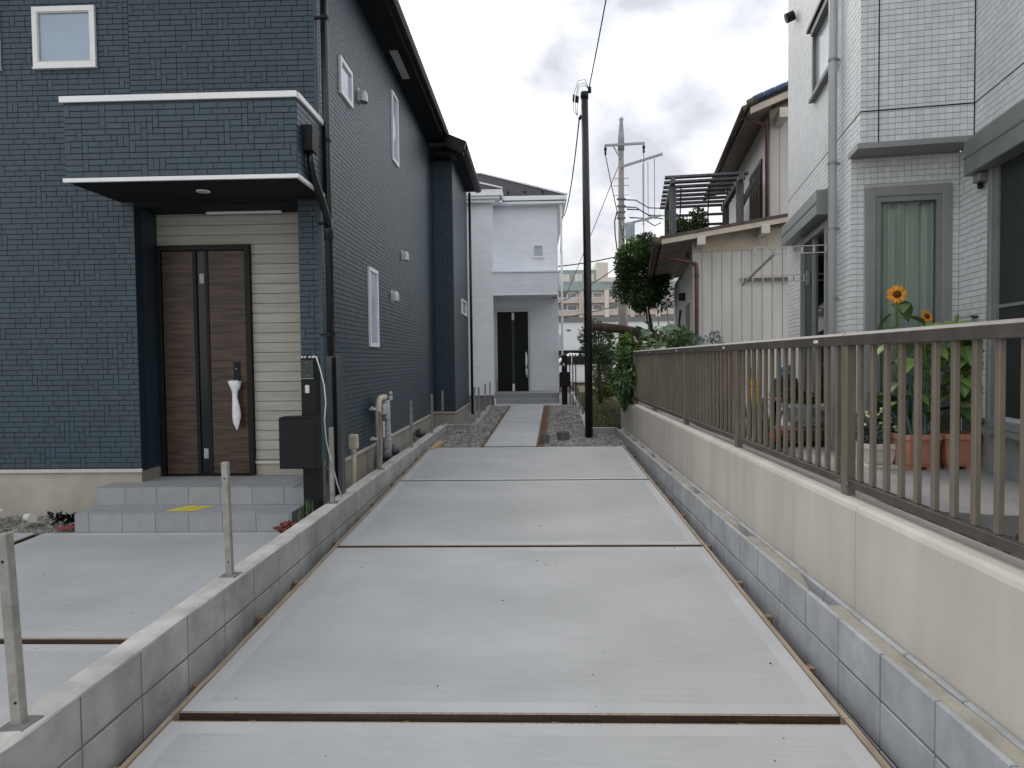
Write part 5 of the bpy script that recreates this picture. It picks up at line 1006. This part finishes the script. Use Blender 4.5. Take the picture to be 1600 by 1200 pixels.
for k in range(26):
    x = 1.90 + rs.uniform(0, .32); mb = MB(); mb.leaf((x, 6.6 + rs.uniform(-.12, .12), .85), (rs.uniform(-.25, .25), rs.uniform(-.1, .1), 1), (0, -1, 0), rs.uniform(.35, .62), .03, fold=.05); mb.build('sword_leaf', lf_mid, t)
t = thing('red_flowers', 'low red flowers at the foot of the railing', 'flowers', (2.02, 6.05, .85)); crown(MB(), (2.02, 6.05, .92), (.16, .14, .08), 300, .06, rs, 6).build('foliage', lf_mid, t)
for k in range(12):
    mb = MB(); p = Vector((2.0 + rs.uniform(-.1, .14), 6.0 + rs.uniform(-.1, .1), .98 + rs.uniform(-.03, .05)))
    for j in range(7): q = 2 * math.pi * j / 7; mb.leaf(p, (math.cos(q), -.4, math.sin(q)), (0, -1, .3), .03, .022)
    mb.build('bloom', redf_m, t)
t = thing('trellis', 'reddish brown lattice trellis panel behind the railing slats', 'trellis', (2.2, 8.6, .85))
for k in range(12): bx('lath', (1.92 + k * .05, 1.95 + k * .05, 8.6, 8.612, .87, 1.74), rust_m, t)
for k in range(14): bx('cross_lath', (1.90, 2.52, 8.613, 8.623, .90 + k * .062, .935 + k * .062), rust_m, t)
shrub('flower_bed', 'mixed green garden plants behind the railing near the trellis', (2.0, 7.9, 1.02), (.24, .45, .22), 1500, .08, lf_mid, 63, 16)
shrub('back_bed', 'leafy plants behind the far railing slats', (2.05, 9.9, 1.1), (.3, .9, .3), 1600, .09, lf_dark, 64, 16)
mb = MB()
for k in range(40): p = Vector((2.0 + rs.uniform(-.2, .2), 7.8 + rs.uniform(-.4, .3), 1.05 + rs.uniform(-.1, .22))); mb.leaf(p, sph(rs), (0, -1, 0), .03, .025)
tag(mb.build('white_blossoms', mat('white petal', (.65, .65, .62), .6, .05, 9), kind='stuff'), 'tiny white blossoms scattered over the garden plants', 'blossoms')
# ================================================================ STREET AND DISTANCE
UPY = 30.0
t = thing('utility_pole', 'grey concrete utility pole with crossarms and transformer', 'utility pole', (3.7, UPY, .4)); ux = 3.68
MB().tube([(ux, UPY, .3), (ux + .01, UPY, 10.6)], [.175, .11], 16).build('shaft', pole_m, t, True); MB().tube([(ux + .01, UPY, 10.4), (ux + .02, UPY, 11.0), (ux + .03, UPY, 11.6), (ux + .03, UPY, 11.7), (ux + .03, UPY, 11.78)], [.145, .13, .07, .10, .05], 12).build('top_spike', galv_m, t, True)
MB().bar((2.98, UPY - .15, 10.58), (4.66, UPY - .15, 10.64), .09, .09).build('crossarm', galv_m, t); MB().bar((ux, UPY - .15, 9.68), (5.32, UPY - .6, 10.05), .09, .09).build('crossarm', galv_m, t); MB().bar((ux, UPY - .15, 7.25), (5.2, UPY - .8, 7.5), .08, .08).build('crossarm', galv_m, t); MB().bar((3.35, UPY - .15, 10.55), (ux - .05, UPY - .12, 10.05), .05, .05).build('brace', galv_m, t)
for x, z in ((3.02, 10.5), (4.62, 10.55)): MB().tube([(x, UPY - .15, z), (x, UPY - .15, z - .08), (x, UPY - .15, z - .16), (x, UPY - .15, z - .30)], [.05, .07, .04, .05], 8).build('insulator', black_m, t)
tr = MB().lathe((4.02, UPY - .2, 6.62), [(.17, 0), (.20, .03), (.20, .62), (.21, .64), (.21, .70), (.12, .74)], 18).build('transformer', mat('transformer paint', (.36, .42, .46), .5, .06, 3), t, True)
for z in (6.75, 7.15): MB().bar((ux, UPY - .15, z), (3.86, UPY - .2, z), .06, .08).build('transformer_bracket', galv_m, t)
for z in (8.5, 8.9, 9.2): MB().bar((ux - .32, UPY - .1, z), (ux + .32, UPY - .1, z + .02), .025, .025).build('step_bolt', galv_m, t)
for z in (7.55, 7.8, 8.05, 8.35): MB().tube([(ux, UPY, z), (ux, UPY, z + .05)], .19, 14).build('band', greyd_m, t)
for k, (a, b) in enumerate((((4.55, UPY - .3, 9.75), (4.55, UPY - .3, 7.2)), ((4.75, UPY - .4, 9.8), (4.75, UPY - .4, 7.3)), ((5.0, UPY - .5, 9.9), (5.0, UPY - .5, 7.4)))): MB().tube([a, b], .012, 5).build('drop_cable', wire_m, t)
for k, (x0, z0, x1, z1) in enumerate(((3.75, 8.3, 5.8, 7.75), (3.75, 8.0, 5.75, 7.45), (3.9, 7.9, 5.3, 7.35), (4.0, 7.55, 5.2, 7.2))):
    MB().tube([(x0, UPY - .2, z0), (x0 + .5, UPY - .3, z0 - .05), (x0 + 1.0, UPY - .5, z0 - .42), (x1, UPY - .8, z1)], [.03, .022, .022, .02], 6).build('cable_bundle', wire_m, t, True)
MB().tube([(ux - .2, UPY - .2, 7.8), (ux - .3, UPY - .2, 7.4), (ux - .28, UPY - .2, 6.8), (ux - .2, UPY - .2, 6.2)], .03, 6).build('riser_cable', wire_m, t)
wire('thin stay wire from the utility pole crossarm down behind the tree', [(3.02, UPY - .15, 10.2), (3.55, 28, 6.2)], .02, .1)
wire('pale guy wire slanting down left of the utility pole', [(ux, UPY, 10.0), (1.6, 38, 4.9)], .016, .05)
wire('drop wire hanging straight from the right end of the crossarm', [(4.62, UPY - .15, 10.25), (4.60, UPY - .15, 5.8)], .014, 0)
wire('street cable level with the top of the apartment block', [(ux, UPY, 6.0), (-3.0, 34, 6.2)], .025, .3)
wire('lower street cable sagging in front of the apartment block', [(ux + .2, UPY, 5.8), (-3.0, 33, 2.9)], .02, .5)
wire('lowest street cable crossing the apartment windows', [(5.0, UPY, 4.3), (-3.0, 33, 3.2)], .02, .3)
t = thing('street_pole', 'second pale street pole trunk behind the small tree', 'pole', (4.6, 36, .4)); MB().tube([(4.55, 36, .4), (4.55, 36, 7)], [.18, .15], 12).build('shaft', pole_m, t, True); MB().tube([(4.55, 36, 5.2), (4.55, 36, 5.26)], .175, 12).build('band', greyd_m, t, True)
# low white street building
t = thing('street_building', 'low white flat building with two dark horizontal bands', 'building', (4, 46, .4))
bx('upper_wall', (-6, 8.5, 45, 50, 1.95, 4.0), mat('white panel wall', (.66, .67, .68), .6, .03, .4), t); bx('roof_band', (-6, 8.6, 44.9, 50, 4.0, 4.28), greyd_m, t); bx('lower_band', (-6, 3.9, 44.7, 45.0, 1.93, 2.2), black_m, t); bx('canopy', (-6, 3.9, 44.0, 45, 1.6, 1.72), cream_m, t); bx('lower_wall', (-6, 8.5, 45.4, 50, .4, 1.94), mat('pale shop wall', (.42, .41, .38), .7, .15, .6), t); bx('wall_lamp', (2.0, 2.25, 44.95, 44.999, 3.45, 3.52), black_m, t)
for x in (-4, -1, 2): bx('shop_window', (x, x + 2, 45.35, 45.399, .7, 1.75), aptw_m, t)
# apartment block
t = thing('apartment_block', 'distant tan apartment block with green-grey top floor', 'building', (10, 165, .4))
bx('wall', (-30, 60, 165, 185, 0, 17.6), apt_m, t); bx('top_floor', (-30, 60, 165.5, 185, 17.6, 19.6), aptg_m, t); bx('top_wall', (-30, 15.2, 166.5, 185, 19.6, 22.6), aptg_m, t); bx('stair_tower', (14.4, 17.2, 166, 176, 19.6, 24.2), aptl_m, t); bx('cornice', (-30, 60, 164.2, 165.5, 17.5, 18.6), aptg_m, t)
for fl in range(5):
    z = 14.9 - fl * 2.9
    bx('balcony_band', (-30, 60, 163.7, 165, z - .3, z + .75), apt_m, t); bx('balcony_cap', (-30, 60, 163.6, 165, z + .75, z + 1.0), aptl_m, t)
    for k in range(12):
        x = -12 + k * 5.9
        if fl < 4: w_ = bx('window', (x, x + 1.7, 164.93, 164.99, z + .4, z + 2.3), aptw_m, t); bx('frame', (x + 1.7, x + 4.3, 164.9, 164.98, z + .4, z + 2.3), aptl_m, w_); bx('pane', (x + 2.0, x + 3.9, 164.85, 164.895, z + .6, z + 2.1), aptw_m, w_)
for k in range(12): bx('pier', (-13.4 + k * 5.9, -12.4 + k * 5.9, 163.5, 165, 0, 17.5), aptl_m if k % 2 else apt_m, t)
for k in range(8): bx('top_window', (-8 + k * 2.9, -6.3 + k * 2.9, 166.4, 166.49, 19.9, 21.6), aptl_m, t)
bx('penthouse_railing', (15.4, 60, 165.2, 165.3, 19.6, 20.6), aptl_m, t)
# parked white car beyond the hedge
t = thing('parked_car', 'white car parked on the street behind the olive hedge', 'car', (3.0, 30.5, .43)); cx, cy = 2.15, 30.2
pr = [(-2.1, .25), (-2.1, .7), (-2.05, .92), (-1.45, 1.02), (-.7, 1.46), (.55, 1.42), (1.1, .95), (1.95, .85), (2.1, .70), (2.1, .25)]; mb = MB(); q = len(pr)
for y, s in ((cy - .82, .97), (cy - .76, 1), (cy + .76, 1), (cy + .82, .97)): mb.v += [(cx + a * s, y, .43 + b * (1 if s == 1 else (.98 if b < .96 else .965))) for a, b in pr]
for k in range(3):
    for i in range(q): mb.f.append((k * q + i, k * q + (i + 1) % q, (k + 1) * q + (i + 1) % q, (k + 1) * q + i)); mb.m.append(0)
mb.f += [tuple(reversed(range(q))), tuple(range(3 * q, 4 * q))]; mb.m += [0, 0]; mb.f = [tuple(reversed(f)) for f in mb.f]; mb.build('body', carw_m, t, bev=.03)
for a, b in ((-1.2, -.66), (-.60, .08), (.15, .95)): MB().hexa([(cx + a, cy - .845, .43 + .98), (cx + b, cy - .845, .43 + .98), (cx + b, cy - .80, .43 + .98), (cx + a, cy - .80, .43 + .98), (cx + a + .3 * (a < -1), cy - .83, .43 + 1.34), (cx + b - .35 * (b > .5), cy - .83, .43 + 1.34), (cx + b - .35 * (b > .5), cy - .79, .43 + 1.34), (cx + a + .3 * (a < -1), cy - .79, .43 + 1.34)]).build('side_window', carg_m, t)
MB().hexa([(cx + 1.08, cy - .7, 1.40), (cx + 1.12, cy - .7, 1.40), (cx + 1.12, cy + .7, 1.40), (cx + 1.08, cy + .7, 1.40), (cx + .58, cy - .66, 1.82), (cx + .62, cy - .66, 1.82), (cx + .62, cy + .66, 1.82), (cx + .58, cy + .66, 1.82)]).build('windscreen', carg_m, t)
for a in (-1.3, 1.3):
    for s in (-1, 1):
        wh = MB().tube([(cx + a, cy + s * .68, .74), (cx + a, cy + s * .86, .74)], .31, 20).build('wheel', tyre_m, t); MB().tube([(cx + a, cy + s * .85, .74), (cx + a, cy + s * .875, .74)], .19, 16).build('rim', galv_m, wh)
for s in (-1, 1): bx('headlight', (cx + 2.0, cx + 2.12, cy + s * .55 - .15, cy + s * .55 + .15, 1.05, 1.18), galv_m, t)
t = thing('street_wall', 'low reddish brick garden wall behind the far kerb posts', 'wall', (.5, 27, .4))
for k in range(18):
    for r in range(3): bx('wall_stone', (-.9 + k * .12 + .06 * (r % 2), -.785 + k * .12 + .06 * (r % 2) , 26, 26.15, .42 + r * .2, .61 + r * .2), mat('pinkish stone', (.26, .17, .15), .9, .25, 6, rnd=.3), t)
bx('core', (-.85, 1.25, 26.02, 26.13, .4, 1.0), mortar_m, t)
t = thing('traffic_cone', 'small orange cone at the end of the beige wall', 'cone', (2.68, 23.5, .5)); MB().lathe((2.68, 23.5, .53), [(.11, 0), (.085, .12), (.045, .44), (.025, .56)], 14).build('cone', orange_m, t, True); bx('base', (2.53, 2.83, 23.35, 23.65, .5, .53), orange_m, t)
t = thing('guy_guard', 'yellow guy wire guard beside the black pole', 'guard', (1.75, 24, .5)); MB().tube([(1.85, 24, .5), (1.70, 24, 2.1)], .05, 10).build('sleeve', mat('yellow guard', (.55, .30, .04), .6, .2, 6), t, True); MB().tube([(1.70, 24, 2.1), (1.5, 24, 4.5)], .01, 6).build('guy_wire', galv_m, t)
# ================================================================ render hygiene
for o in bpy.data.objects:
    if o.type == 'MESH' and o.data.users > 0: o.data.validate()
